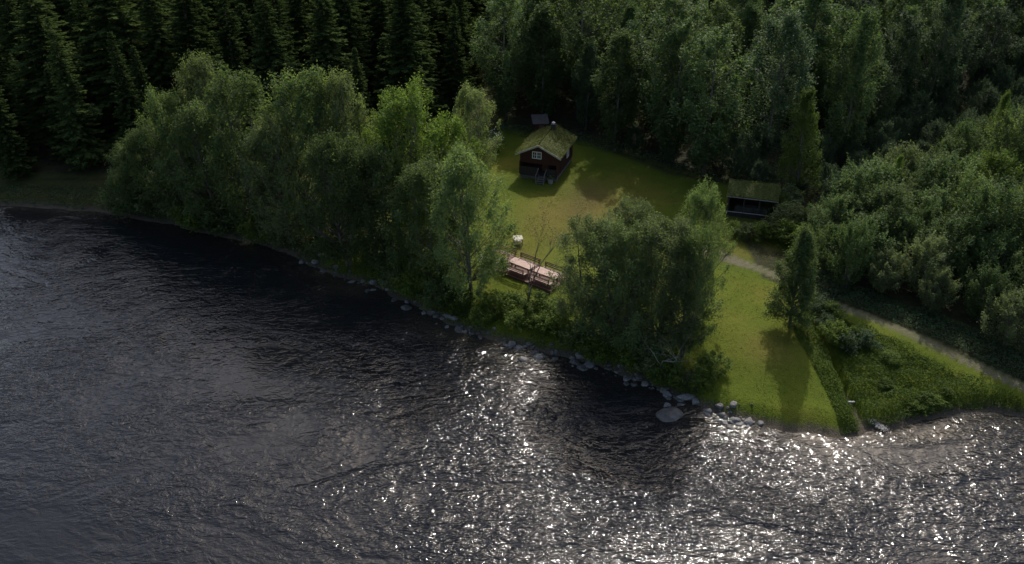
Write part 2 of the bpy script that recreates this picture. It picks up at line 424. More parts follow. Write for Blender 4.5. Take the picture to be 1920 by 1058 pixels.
# ------------------------------------------------------------------ foliage generators
def diamonds(C, N, size, rng, aspect=0.55):
    """leaf-shaped quads at C (n,3) with normals N"""
    n_ = len(C)
    A = rng.normal(size=(n_, 3)); A -= (A * N).sum(1)[:, None] * N; A /= np.linalg.norm(A, axis=1)[:, None] + 1e-9
    B = np.cross(N, A); s = size * rng.uniform(0.65, 1.35, n_)
    s = s[:, None]
    V = np.stack([C - A * s * 0.5, C + B * s * 0.5 * aspect + N * s * 0.08, C + A * s * 0.5, C - B * s * 0.5 * aspect + N * s * 0.08], 1).reshape(-1, 3)
    return V, np.arange(n_ * 4).reshape(n_, 4)
def rnorm(rng, n_, up=0.6):
    N = rng.normal(size=(n_, 3)); N[:, 2] = np.abs(N[:, 2]) + up
    return N / np.linalg.norm(N, axis=1)[:, None]

def broadleaf(seed, H, R, nclump, nleaf, leaf, base=0.22, stems=1, top=0.55, plume=1.0, cw=0.42, cl=0.9, bark='bark', name='tree', rise=0.9, drop=0.0, spread=0.25, tr=1.0):
    rng = np.random.default_rng(seed)
    tb = MB(); cents = []; axes = []
    stemlines = []
    for s_ in range(stems):
        an = 2 * math.pi * s_ / stems + rng.uniform(0, 1)
        lean = (spread * R if stems > 1 else 0.08 * R) * rng.uniform(0.7, 1.2)
        topz = H * (0.96 if s_ == 0 else rng.uniform(0.75, 0.95))
        pts = []
        ph = rng.uniform(0, 6)
        for k in range(9):
            t = k / 8
            pts.append((math.cos(an) * lean * t ** 0.8 + 0.12 * math.sin(3 * t + ph) * H * 0.08, math.sin(an) * lean * t ** 0.8 + 0.1 * math.cos(2.5 * t + ph) * H * 0.08, topz * t - (0.25 if k == 0 else 0)))
        x0, y0 = pts[0][0], pts[0][1]
        pts = [(x - x0 + math.cos(an) * 0.1 * (stems > 1), y - y0 + math.sin(an) * 0.1 * (stems > 1), z) for x, y, z in pts]
        r0 = tr * 0.016 * H / (stems ** 0.35)
        tb.tube(pts, [r0 * (1.25 if k == 0 else (1 - k / 8) ** 0.8 + 0.06) for k in range(9)], 7)
        stemlines.append(np.array(pts))
    offs = rng.uniform(-0.2, 0.2, 6) * R
    for i in range(nclump):
        sl_ = stemlines[i % stems]
        t = base + (1 - base) * rng.uniform(0, 1) ** 0.85
        # envelope: widest at `top` fraction
        e = math.sin(math.pi * min(1, max(0, (t - base + 0.06) / (1.06 - base))) ** (math.log(0.5) / math.log(max(0.2, (top - base) / (1 - base)))))
        e = max(0.10, e) ** 0.7
        an = rng.uniform(0, 2 * math.pi)
        lob = 1 + 0.22 * math.sin(3 * an + seed + 4 * t) + 0.13 * math.sin(5 * an - 7 * t + seed)
        rr = R * e * lob * rng.uniform(0.35, 1.0) ** 0.55
        sx_ = np.interp(t, np.linspace(0, 1, 9), sl_[:, 0]); sy_ = np.interp(t, np.linspace(0, 1, 9), sl_[:, 1])
        c = np.array([sx_ * 0.7 + math.cos(an) * rr, sy_ * 0.7 + math.sin(an) * rr, H * t + rng.normal() * 0.02 * H])
        za_ = max(0.12 * H, c[2] - rr * rise - 0.04 * H)
        ta = min(0.97, za_ / (sl_[-1, 2]))
        a0 = np.array([np.interp(ta, np.linspace(0, 1, 9), sl_[:, j]) for j in range(3)])
        ax = c - a0; ax /= np.linalg.norm(ax) + 1e-6; ax[2] += plume * 0.6 - drop; ax /= np.linalg.norm(ax)
        cents.append(c); axes.append(ax)
        if i % 2 == 0 or nclump < 80:
            midp = a0 * 0.5 + c * 0.5 + np.array([0, 0, -0.06 * rr]) + rng.normal(size=3) * 0.03 * R
            rb = 0.0035 * H * (1 - 0.5 * ta) * tr
            tb.tube([a0, midp, c, c + ax * cl * 0.7], [rb * 1.6, rb, rb * 0.6, rb * 0.25], 4)
    cents = np.array(cents); axes = np.array(axes)
    idx = np.repeat(np.arange(nclump), nleaf)
    n_ = len(idx)
    la = rng.normal(size=n_) * 0.5; wr = rng.normal(size=(n_, 3))
    csz = rng.uniform(0.6, 1.35, nclump)[idx][:, None]
    taper = np.clip(1.1 - 0.55 * (la + 0.3), 0.25, 1.5)[:, None]
    C = cents[idx] + axes[idx] * la[:, None] * cl * csz + wr * cw * csz * 0.55 * taper
    V, Fc = diamonds(C, rnorm(rng, n_), leaf, rng)
    tint = np.repeat(np.clip(rng.normal(0.5, 0.3, n_) * 0.4 + rng.uniform(0, 1, nclump)[idx] * 0.6, 0, 1), 4)
    crown = mesh_np(name + '_crown', V, Fc, tint)
    return tb.mesh(name + '_trunk', M[bark], True), crown

def spruce(seed, H, R, name='spruce'):
    rng = np.random.default_rng(seed)
    tb = MB(); tb.tube([(0, 0, -0.3), (0, 0, H * 0.5), (0, 0, H * 0.99)], [0.016 * H, 0.009 * H, 0.01], 7)
    C = []; A = []; S = []; T = []
    z = H * 0.06; ex = rng.uniform(0.62, 1.05); skip = rng.uniform(0.0, 0.28); dead = rng.uniform(0.9, 1.0)
    while z < H * 0.985:
        t = z / H
        prof = R * (1 - t) ** ex * (1.0 if t > 0.12 else 0.6 + 3 * t) + 0.06
        nb = int(6 + 5 * (1 - t)); off = rng.uniform(0, 6)
        for k in range(nb):
            an = off + 2 * math.pi * k / nb + rng.normal() * 0.18
            if rng.uniform() < skip or (t > dead and rng.uniform() < 0.7): continue
            L = prof * rng.uniform(0.55, 1.2) * (1 + 0.18 * math.sin(2.1 * z + 1.3 * an + seed))
            droop = 0.30 + 0.25 * (1 - t) * rng.uniform(0.6, 1.3)
            ns = max(3, int(L / 0.19))
            u = np.linspace(0.18, 1, ns)
            d_ = np.array([math.cos(an), math.sin(an), 0])
            p = d_[None] * (u * L)[:, None]; p[:, 2] = z - droop * L * u + 0.22 * L * u ** 3 + rng.normal() * 0.03
            for sgn in (-1, 1, 0, -0.45, 0.45):
                side = np.array([-math.sin(an), math.cos(an), 0]) * sgn
                ax = d_ * 0.75 + side * 0.8 + np.array([0, 0, -0.25 if sgn else -0.5 * (1 - t)])
                ax = ax / np.linalg.norm(ax)
                ln = (0.16 + 0.30 * L * (1 - u * 0.62)) * rng.uniform(0.75, 1.2, ns)
                ln = np.minimum(ln, 0.75)
                C.append(p); A.append(np.repeat(ax[None], ns, 0) + rng.normal(size=(ns, 3)) * 0.18); S.append(ln)
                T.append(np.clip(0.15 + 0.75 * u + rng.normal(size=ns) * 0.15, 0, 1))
        z += (0.22 + 0.16 * (1 - t)) * rng.uniform(0.8, 1.2)
    C = np.concatenate(C); A = np.concatenate(A); S = np.concatenate(S); T = np.concatenate(T)
    A /= np.linalg.norm(A, axis=1)[:, None]
    up = np.array([0, 0, 1.0]) + rng.normal(size=A.shape) * 0.35
    B = np.cross(up, A); B /= np.linalg.norm(B, axis=1)[:, None]
    wd = (0.075 + 0.05 * S)[:, None]; s = S[:, None]
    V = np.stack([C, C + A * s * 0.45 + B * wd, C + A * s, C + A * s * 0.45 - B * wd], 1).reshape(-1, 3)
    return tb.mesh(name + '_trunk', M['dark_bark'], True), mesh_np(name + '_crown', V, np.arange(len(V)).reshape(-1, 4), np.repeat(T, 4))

def twiggy(seed, H, spread, depth=5, bark='dead_wood', leaves=0, leaf=0.16, name='bare', lean=(0, 0), r0=None, fan=0.5):
    rng = np.random.default_rng(seed); tb = MB(); tips = []
    def grow(p, d, L, r, k):
        n_ = 4; pts = [p]; rs = [r]; dd = d.copy()
        for i in range(n_):
            dd = dd + rng.normal(size=3) * 0.13 + np.array([0, 0, 0.04]); dd /= np.linalg.norm(dd)
            p = p + dd * L / n_; pts.append(p); rs.append(r * (1 - 0.42 * (i + 1) / n_))
        tb.tube(pts, rs, 6 if k > 2 else 4, cap=False)
        if k <= 1:
            tips.extend(pts[1:])
        if k == 0: return
        for c in range(3 if k > 1 else 2 + int(rng.integers(0, 2))):
            q = pts[-1] if c < 2 else pts[int(rng.integers(2, 4))]
            v = rng.normal(size=3) * spread; v[2] *= 0.6
            nd = dd + v; nd /= np.linalg.norm(nd)
            grow(q, nd, L * rng.uniform(0.55, 0.82), rs[-1] * rng.uniform(0.6, 0.85), k - 1)
    d0 = np.array([lean[0], lean[1], 1.0]); d0 /= np.linalg.norm(d0)
    grow(np.array([0, 0, -0.2]), d0, H * 0.36, r0 or 0.013 * H, depth)
    tm = tb.mesh(name + '_trunk', M[bark], True); cm = None
    if leaves:
        tips = np.array(tips); idx = rng.integers(0, len(tips), leaves)
        C = tips[idx] + rng.normal(size=(leaves, 3)) * 0.18
        V, Fc = diamonds(C, rnorm(rng, leaves), leaf, rng)
        cm = mesh_np(name + '_crown', V, Fc, np.repeat(rng.uniform(0, 1, leaves), 4))
    return tm, cm

def tree_proto(name, meshes, mat):
    return (name, meshes[0], meshes[1], mat)
def put_tree(proto, p, H0, H, wfac=1.0, rz=None, tilt=None, mat=None, label=None, cat='tree', group=None, name=None, crown_name='crown'):
    nm, tm, cm, mt = proto
    r = empty(name or nm, (p[0], p[1], p[2]), R_.uniform(0, 6.28) if rz is None else rz)
    k = H / H0; r.scale = (k * wfac, k * wfac, k)
    if tilt: r.rotation_euler = (tilt[0], tilt[1], r.rotation_euler[2])
    link('trunk', tm, r)
    if cm is not None:
        if not cm.materials: cm.materials.append(M[mt])
        c = link(crown_name, cm, r)
        if mat and mat != mt:
            c.material_slots[0].link = 'OBJECT'; c.material_slots[0].material = M[mat]
    return tag(r, label, cat, group)

RIV = [tree_proto('riverside_tree', broadleaf(100 + i, 15, 4.2 + 0.4 * (i % 3), 165, 165, 0.25, 0.06, 2 + i % 2, 0.5, name='riverside_%d' % i, spread=0.45, cl=0.78, cw=0.72, plume=1.5), 'birch_leaf') for i in range(5)]
CLM = [tree_proto('riverside_tree', broadleaf(150 + i, 15, 4.4, 185, 190, 0.20, 0.09, 2 + i % 2, 0.50, name='clump_%d' % i, spread=0.45, cl=0.75, cw=0.72, plume=1.5), 'willow_leaf') for i in range(3)]
YNG = tree_proto('birch_tree', broadleaf(260, 13, 1.9, 150, 110, 0.18, 0.10, 1, 0.36, name='young', cl=0.75, cw=0.42, bark='bark', tr=0.7), 'lime_leaf')
LONE = tree_proto('lawn_tree', broadleaf(250, 11, 2.3, 230, 150, 0.19, 0.09, 1, 0.30, name='lone', cl=0.6, cw=0.5, plume=0.6, bark='bark'), 'willow_leaf')
SLIM = [tree_proto('birch_tree', broadleaf(200 + i, 13, 2.1, 120, 110, 0.18, 0.10, 1, 0.36, name='slim_%d' % i, cl=0.75, cw=0.4, bark='white_bark'), 'birch_leaf') for i in range(2)]
FOR = [tree_proto('birch_tree', broadleaf(300 + i, 16, 2.5 + 0.5 * (i % 3), 105, 150, 0.26, 0.13, 1, 0.55 + 0.06 * (i % 3), name='forest_%d' % i, cl=0.9, cw=0.62, plume=1.4, bark='bark', tr=0.6), 'aspen_leaf') for i in range(5)]
THK = [tree_proto('alder_tree', broadleaf(400 + i, 7, 2.7, 120, 110, 0.20, 0.10, 3, 0.6, name='thicket_%d' % i, cl=0.85, cw=0.36, plume=1.4), 'thicket_leaf') for i in range(4)]
BSH = [tree_proto('shrub', broadleaf(500 + i, 2.0, 1.2, 45, 60, 0.16, 0.12, 3, 0.55, name='bush_%d' % i, cl=0.35, cw=0.3, plume=0.6), 'herb_leaf') for i in range(3)]
SPR = [tree_proto('spruce_tree', spruce(600 + i, 20, 2.6 + 0.35 * (i % 4), 'spruce_%d' % i), 'spruce_needle') for i in range(7)]

def by_px(proto, H0, bx, by, ty, **kw):
    """tree standing where the photo shows its foot, as tall as its top there"""
    p = ground(bx, by); d = ray(bx, ty); t = p.y / d[1]; H = (CAM_H + d[2] * t - p.z) * 0.95
    return put_tree(proto, p, H0, H, **kw)

# ------------------------------------------------------------------ riverside trees
RG = 'trees along the riverbank left of the picnic tables'
riv = [  # base px, base py, top py, proto, width, material, label
 (262, 392, 268, 0, 0.95, 'birch_leaf', 'low round grey-green tree at the left end of the riverside row'),
 (300, 398, 235, 2, 1.0, 'birch_leaf', 'short leafy tree second from the left end of the riverside row'),
 (350, 408, 160, 1, 0.66, 'birch_leaf', 'tall narrow tree third from the left end of the riverside row'),
 (420, 372, 98, 3, 0.62, 'willow_leaf', 'pale narrow-topped tree rising behind the riverside row against the spruces'),
 (415, 425, 190, 4, 0.85, 'birch_leaf', 'mid green tree leaning over the dark water left of the forked pale stems'),
 (490, 430, 128, 0, 0.80, 'birch_leaf', 'broad tall tree with plume-like tops at the highest point of the riverside row'),
 (545, 458, 205, 1, 0.80, 'willow_leaf', 'grey-green tree with forked pale stems showing above the bank rocks'),
 (598, 440, 130, 2, 0.72, 'birch_leaf', 'tall full-crowned tree right of the highest one in the riverside row'),
 (665, 430, 130, 3, 0.60, 'willow_leaf', 'pale thin-crowned tree behind the bright lime-green one'),
 (655, 500, 250, 4, 0.78, 'birch_leaf', 'dark leafy tree overhanging the black water notch in the bank'),
 (720, 500, 270, 3, 0.85, 'birch_leaf', 'middle-sized tree on the bank in front of the lime-green tree'),
 (775, 450, 148, 1, 0.80, 'lime_leaf', 'bright lime-green broad tree in the middle of the riverside row'),
 (845, 430, 215, 0, 0.75, 'lime_leaf', 'yellow-green tree on the meadow side of the riverside row'),
 (890, 350, 160, 2, 0.62, 'willow_leaf', 'pale feathery tree beside the dark gap left of the cabin'),
 (800, 525, 300, 2, 0.85, 'birch_leaf', 'leafy tree with bare lower stems on the bank above the pale rocks'),
 (885, 560, 282, 4, 0.78, 'birch_leaf', 'dense oval tree nearest the picnic tables on their left'),
 (610, 350, 175, 1, 0.7, 'aspen_leaf', 'dim grey-green tree between the riverside row and the spruces'),
]
for bx, by, ty, k, wf, mt, lb in riv:
    by_px(RIV[k], 15, bx, by, ty, wfac=wf * 1.12, mat=mt, label=lb, group=RG)

CG = 'clump of trees on the bank right of the picnic tables'
for bx, by, ty, k, wf, mt, lb in [
 (1102, 622, 400, 0, 0.80, 'willow_leaf', 'leftmost tree of the big clump right of the picnic tables'),
 (1178, 585, 375, 1, 0.78, 'willow_leaf', 'greyish tree at the back of the big clump beside the picnic lawn'),
 (1160, 660, 420, 3, 0.85, 'birch_leaf', 'broad tree at the water side of the big clump above the boulders'),
 (1228, 655, 400, 2, 0.80, 'willow_leaf', 'full pale-leaved tree in the centre of the big clump'),
 (1290, 590, 348, 4, 0.55, 'birch_leaf', 'tallest narrow tree sticking up at the back right of the big clump'),
 (1278, 668, 425, 1, 0.56, 'birch_leaf', 'rightmost tree of the big clump beside the open lawn')]:
    by_px(CLM[k % 3], 15, bx, by, ty, wfac=wf * 1.22, mat=mt, label=lb, group=CG)

by_px(LONE, 11, 1480, 612, 428, wfac=0.90, rz=2.4, mat='birch_leaf', label='lone oval tree on the lawn casting a long shadow beside the stream', name='lawn_tree')
by_px(YNG, 13, 1492, 378, 165, wfac=1.05, rz=2.0, mat='lime_leaf', tilt=(0, 0.05), label='slender light green young birch standing in front of the dark forest', name='birch_tree')
by_px(YNG, 13, 1845, 330, 168, wfac=0.8, rz=3.0, mat='lime_leaf', label='bright narrow birch rising above the thicket at the right edge')
by_px(YNG, 13, 1660, 420, 288, wfac=0.8, rz=1.0, mat='lime_leaf', label='small light-topped birch rising above the left part of the thicket')

# sparse, almost leafless tree in front of the tables
bt = twiggy(21, 12.0, 0.33, 5, 'bark', 700, 0.16, 'sparse', lean=(0.03, 0.0))
p = ground(984, 592)
put_tree(('sparse_tree', bt[0], bt[1], 'dry_leaf'), p, 12, 10.8, wfac=0.9, rz=0.0, label='sparse nearly leafless tree standing in front of the picnic tables')
dt = twiggy(33, 8, 0.62, 5, 'dead_wood', 0, name='dead', lean=(0.0, -0.3), r0=0.07)
p = ground(1232, 704)
put_tree(('dead_tree', dt[0], None, None), p, 8, 6.8, wfac=1.15, rz=0.0, label='bare dead grey branches fanning out below the big clump above the boulders')

# ------------------------------------------------------------------ forests
def scatter(poly, dmin, nmax, seed, avoid=()):
    rng = np.random.default_rng(seed); lo = poly.min(0); hi = poly.max(0); pts = []
    cand = rng.uniform(lo, hi, (nmax * 60, 2)); cand = cand[inpoly(cand, poly)]
    for q in cand:
        if any((q[0] - a[0]) ** 2 + (q[1] - a[1]) ** 2 < dmin ** 2 for a in pts): continue
        if any((q[0] - a[0]) ** 2 + (q[1] - a[1]) ** 2 < a[2] ** 2 for a in avoid): continue
        pts.append(q)
    pts.sort(key=lambda q: q[1])
    return pts[:nmax]
def in_view(q, H, m=160):
    """could a tree of height H standing at q show in the photograph or throw a shadow into it"""
    v = Vector((q[0], q[1], float(height(q[0], q[1]))))
    yc = v.y * cp - (v.z - CAM_H + H) * sp; 
    if yc < 1: return False
    px = 960 + F_PX * v.x / yc
    top = v.z + H
    yy = 529 - F_PX * (v.y * sp + (top - CAM_H) * cp) / (v.y * cp - (top - CAM_H) * sp)
    yb = 529 - F_PX * (v.y * sp + (v.z - CAM_H) * cp) / (v.y * cp - (v.z - CAM_H) * sp)
    return -160 < px < 1920 + m and yb > -60

shed_c = ground(1410, 400); cab_c = ground(1018, 320); out_c = ground(1014, 252)
avoid = [(cab_c.x, cab_c.y + 2, 7.5), (shed_c.x, shed_c.y, 5), (out_c.x, out_c.y, 2.0)]
yb_ = ground(1492, 378)
avoid += [(yb_.x + math.sin(SUN_AZ) * t, yb_.y + math.cos(SUN_AZ) * t, 3.4) for t in (3, 6, 9, 12, 15)]
def side(x, y):
    px = 960 + F_PX * x / (y * cp - (2 - CAM_H) * sp)
    return px
def look(H, hmid, wf, wmid):
    return ('tall' if H > hmid * 1.12 else ('short' if H < hmid * 0.85 else 'middling')) + (' broad' if wf > wmid else ' slim')
nsp = 0
for q in scatter(SPRUCE_POLY, 4.9, 420, 1):
    H = R_.choice([R_.uniform(10, 16), R_.uniform(16, 24), R_.uniform(18, 25)]) if q[1] > 100 else R_.uniform(13, 20)
    if not in_view(q, H) or nsp >= 290: continue
    nsp += 1
    px = side(*q); row = 'front edge' if q[1] < 106 else ('middle' if q[1] < 130 else 'far rows')
    wh = 'at the far left' if px < 160 else ('left of the riverside trees' if px < 330 else ('behind the grey-green riverside trees' if px < 520 else ('behind the highest riverside trees' if px < 690 else ('behind the lime-green tree' if px < 800 else 'next to the dark gap'))))
    wf = R_.uniform(0.9, 1.6)
    put_tree(SPR[R_.randrange(7)], (q[0], q[1], float(height(*q))), 20, H, wfac=wf, tilt=(R_.uniform(-0.03, 0.03), R_.uniform(-0.03, 0.03)),
             label='%s dark spruce in the %s of the stand %s' % (look(H, 17, wf, 1.25), row, wh), group='spruces of the dark stand')
nf = 0
for q in scatter(FOREST_POLY, 4.8, 480, 2, avoid):
    H = R_.uniform(11.0, 20.0)
    if q[0] > 45: H *= 0.9
    if not in_view(q, H, 420) or nf >= 290: continue
    nf += 1
    px = side(*q); row = 'front edge' if q[1] < 115 else ('middle' if q[1] < 135 else 'far rows')
    wh = 'behind the cabin' if px < 1080 else ('just right of the cabin' if px < 1200 else ('left of the shed' if px < 1340 else ('behind the shed' if px < 1480 else ('right of the shed' if px < 1650 else 'above the thicket'))))
    wf = R_.uniform(0.85, 1.35)
    mt = R_.choice(['aspen_leaf', 'aspen_leaf', 'birch_leaf', 'dark_leaf']) if px < 1400 else R_.choice(['dark_leaf', 'dark_leaf', 'aspen_leaf'])
    put_tree(FOR[R_.randrange(5)], (q[0], q[1], float(height(*q))), 16, H, wfac=wf, mat=mt,
             label='%s %s tree, %s of the wood, %s' % (look(H, 15.5, wf, 1.1), {'aspen_leaf': 'blue-green', 'birch_leaf': 'fresh green', 'dark_leaf': 'dark green'}[mt], row, wh), group='broadleaf trees of the wood')
nt_ = 0
for q in scatter(THICKET_POLY, 3.0, 420, 3):
    H = R_.uniform(5.0, 7.4) if seg_dist(np.array([q]), TRACK)[0][0] > 6.5 else R_.uniform(3.8, 5.2)
    if not in_view(q, H) or nt_ >= 250: continue
    nt_ += 1
    px = side(*q)
    wh = 'at its left tip' if px < 1650 else ('in its middle' if px < 1800 else 'at the photo edge')
    row = 'front' if seg_dist(np.array([q]), TRACK)[0][0] < 6 else 'back'
    wf = R_.uniform(0.9, 1.2)
    if R_.random() < 0.15: H *= 1.35; wf *= 0.8
    put_tree(THK[R_.randrange(4)], (q[0], q[1], float(height(*q))), 7, H, wfac=wf, mat=R_.choice(['thicket_leaf', 'thicket_leaf', 'birch_leaf', 'willow_leaf', 'lime_leaf' if R_.random() < 0.4 else 'thicket_leaf']),
             label='%s alder in the %s of the thicket, %s' % (look(H, 6.0, wf, 1.05), row, wh), group='alders of the thicket')
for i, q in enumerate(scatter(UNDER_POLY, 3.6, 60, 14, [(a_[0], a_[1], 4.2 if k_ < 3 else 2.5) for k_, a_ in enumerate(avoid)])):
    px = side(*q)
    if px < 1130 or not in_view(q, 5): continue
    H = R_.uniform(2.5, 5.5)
    put_tree(THK[R_.randrange(4)], (q[0], q[1], float(height(*q))), 7, H, mat='dark_leaf', label='%s shade-darkened bush at the foot of the wood %s' % ('tall' if H > 4 else 'low', 'left of the shed' if px < 1360 else ('by the shed' if px < 1500 else ('between wood and thicket' if px < 1750 else 'at the upper right'))),
             cat='shrub', group='bushes at the foot of the wood', name='shrub', crown_name='foliage')  # thicket crowns recoloured dark, standing in for shade at the wood's foot
# a few spruces and scrub in the dark gap, on the far side
for i, (a, b, hh) in enumerate([(905, 60, 13), (925, 25, 15), (945, 80, 12), (915, -5, 16), (890, 90, 12)]):
    q = at(a, b, 3.0)
    put_tree(SPR[i % 4], (q[0], q[1], float(height(q[0], q[1]))), 20, hh, label='shaded spruce standing deep in the dark gap left of the cabin wood', group='spruces in the dark gap')

# ------------------------------------------------------------------ low shrubs
sh_px = [(1000, 590, 1.6), (1030, 600, 1.4), (955, 580, 1.3), (1050, 625, 1.7), (1010, 620, 1.2), (970, 612, 1.2), (925, 585, 1.5), (1075, 650, 1.5),
         (845, 545, 1.8), (820, 520, 1.7), (865, 575, 1.4), (770, 520, 1.6), (905, 610, 1.2), (740, 520, 1.4), (1120, 675, 1.5), (1335, 700, 1.4), (1310, 715, 1.1)]
for i, (a, b, hh) in enumerate(sh_px):
    put_tree(BSH[i % 3], ground(a, b), 2.0, hh * 1.15, wfac=1.35, mat='herb_leaf', label='low green shrub on the bank between the picnic tables and the river' if a > 910 and a < 1100 else ('low green shrub under the riverside trees above the pale rocks' if a <= 910 else 'low shrub at the foot of the big tree clump'),
             cat='shrub', group='low shrubs on the bank', crown_name='foliage')
for i, (a, b, hh) in enumerate([(1378, 440, 1.3), (1400, 448, 1.5), (1425, 450, 1.7), (1450, 442, 1.9), (1470, 455, 2.2), (1490, 440, 2.6), (1505, 470, 2.4), (1478, 425, 2.4), (1460, 400, 2.0), (1475, 395, 2.4)]):
    put_tree(BSH[i % 3], ground(a, b), 2.0, hh, wfac=1.2, mat=['herb_leaf', 'willow_leaf'][i % 2], label='low shrub in the row in front of the turf-roofed shed', cat='shrub', group='shrubs below the shed', crown_name='foliage')
for i, (a, b, hh) in enumerate([(1530, 590, 1.8), (1552, 600, 1.5), (1535, 612, 1.4), (1560, 640, 1.6), (1545, 632, 1.2), (1568, 668, 1.3), (1584, 655, 1.4), (1600, 640, 1.2), (1620, 650, 1.3)]):
    put_tree(BSH[i % 3], ground(a, b), 2.0, hh, wfac=1.2, mat=['dark_leaf', 'herb_leaf'][i % 2], label='leafy bush overhanging the narrow stream on its right bank', cat='shrub', group='bushes along the stream', crown_name='foliage')
for i, (a, b, hh) in enumerate([(926, 285, 2.6), (905, 495, 1.1), (918, 500, 1.3), (942, 505, 1.3)]):
    sb = broadleaf(700 + i, 2.0, 1.0, 26, 50, 0.16, 0.12, 3, 0.6, name='blossom_%d' % i, cl=0.4, cw=0.3)
    r = put_tree(('flowering_shrub', sb[0], sb[1], 'herb_leaf'), ground(a, b), 2.0, hh, label='white-flowering shrub by the dark gap left of the cabin' if i == 0 else ['', 'white-flowering bush farthest left of the picnic tables', 'white-flowering bush second from the picnic tables', 'white-flowering bush touching the left picnic bench'][i], cat='shrub', crown_name='foliage')
    rng = np.random.default_rng(40 + i); nb = 90
    C = rng.normal(size=(nb, 3)) * [0.45, 0.45, 0.30] + [0, 0, 1.45]
    V, Fc = diamonds(C, rnorm(rng, nb, 1.0), 0.17, rng, 0.9)
    link('blossom', mesh_np('blossom', V, Fc, np.repeat(rng.uniform(0, 1, nb), 4), M['blossom']), r)

bk = random.Random(9)
for i in range(48):
    a = bk.uniform(235, 930) if i < 34 else bk.uniform(1080, 1320)
    b = float(np.interp(a, [q[0] for q in BANK_PX], [q[1] for q in BANK_PX])) - (bk.uniform(8, 26) if a < 680 else bk.uniform(18, 40))
    sm_ = 1.0 if a < 680 else 0.62
    if 535 < a < 690: continue
    near = 'left of the forked pale stems' if a < 480 else ('near the black water notch' if a < 680 else ('above the pale rocks' if a < 930 else 'at the foot of the big tree clump'))
    big = bk.random() < 0.5
    put_tree(BSH[i % 3], ground(a, b), 2.0, sm_ * (bk.uniform(2.4, 3.6) if big else bk.uniform(1.4, 2.2)), wfac=1.25, mat=['birch_leaf', 'willow_leaf', 'herb_leaf'][i % 3],
             label='%s %s bush under the bank trees, %s' % ('tall' if big else 'low', ['fresh green', 'grey-green', 'bright green'][i % 3], near), cat='shrub', group='bushes under the bank trees', crown_name='foliage')
weed_rng = random.Random(3)
for i in range(14):
    a = weed_rng.uniform(1585, 1900); b = weed_rng.uniform(640, 800)
    if not inpoly(np.array([at(a, b, 1.5)[:2]]), gpoly([(1590, 640), (1650, 640), (1800, 700), (1900, 740), (1900, 765), (1790, 765), (1690, 790), (1650, 780), (1600, 710)]))[0]: continue
    wh = 'near the stream' if a < 1660 else ('in the middle of the slope' if a < 1780 else 'at the right of the slope')
    put_tree(BSH[i % 3], ground(a, b), 2.0, weed_rng.uniform(0.5, 0.8), wfac=1.7, mat='herb_leaf', label='low weed clump among the herbs %s below the track' % wh, cat='shrub', group='weed clumps on the herb slope', crown_name='foliage')

# ------------------------------------------------------------------ ground cover (uncountable)
def cover(name, poly, dens, hmax, leaf, mat, label, cat, seed, hmin=0.05, thin=None, patch=2.0):
    rng = np.random.default_rng(seed); lo = poly.min(0); hi = poly.max(0)
    n_ = int(dens * (hi[0] - lo[0]) * (hi[1] - lo[1])); P = rng.uniform(lo, hi, (n_, 2)); P = P[inpoly(P, poly)]
    if thin is not None: P = P[rng.uniform(0, 1, len(P)) < thin(P)]
    mnd = fbm(P[:, 0], P[:, 1], patch, seed, 3); mnd = np.clip((mnd - 0.25) * 2, 0.08, 1)
    h = height(P[:, 0], P[:, 1]); z = h + hmin + (hmax - hmin) * mnd * rng.uniform(0, 1, len(P)) ** 0.5
    keep = h > 0.05; P = P[keep]; z = z[keep]
    V, Fc = diamonds(np.column_stack([P, z]), rnorm(rng, len(P), 0.7), leaf, rng, 0.5)
    t = np.clip(0.6 * fbm(P[:, 0], P[:, 1], 1.5, seed + 9, 2) + 0.4 * rng.uniform(0, 1, len(P)), 0, 1)
    return tag(link(name, mesh_np(name, V, Fc, np.repeat(t, 4), M[mat])), label, cat, kind='stuff')
herb_poly = gpoly([(1540, 600), (1580, 600), (1650, 625), (1720, 655), (1800, 688), (1920, 730), (2050, 790), (1990, 805), (1920, 782), (1850, 768), (1790, 772), (1720, 795), (1662, 802), (1640, 790), (1600, 735), (1575, 690), (1560, 650)])
away = lambda P: sst(seg_dist(P, STREAM)[0], 0.16, 0.40)
cover('tall_herbs', herb_poly, 230, 0.75, 0.15, 'herb_leaf', 'tall rank herbs covering the slope right of the stream', 'herbs', 5, thin=away, patch=1.3)
band = gpoly([(1480, 590), (1515, 588), (1540, 640), (1575, 700), (1600, 745), (1636, 800), (1600, 812), (1560, 818), (1590, 790), (1550, 715), (1515, 665), (1490, 625)])
cover('stream_grass', band, 260, 0.55, 0.15, 'herb_leaf', 'tall grass lining the left bank of the stream', 'grass', 6, thin=away)
edge_px = [(a, b) for a, b in BANK_PX if 560 <= a <= 1625]
bankstrip = np.vstack([at(*np.array(edge_px).T, 0.2)[:, :2], gpoly([(1600, 790), (1500, 778), (1430, 770), (1370, 740), (1340, 700), (1280, 690), (1200, 660), (1120, 640), (1060, 612), (1000, 585), (940, 570), (900, 560), (820, 510), (740, 480), (640, 450), (560, 440)])])
cover('bank_grass', bankstrip, 130, 0.5, 0.17, 'herb_leaf', 'rough grass and weeds along the river bank above the boulders', 'grass', 7, thin=lambda P: 0.35 + 0.65 * (fbm(P[:, 0], P[:, 1], 3, 3) > 0.45))
leftstrip = gpoly([(-200, 388), (100, 388), (300, 412), (480, 455), (600, 495), (600, 420), (300, 345), (0, 335), (-200, 335)])
cover('meadow_grass', leftstrip, 40, 0.5, 0.22, 'dark_leaf', 'dim long grass on the bank at the left of the photo', 'grass', 8)
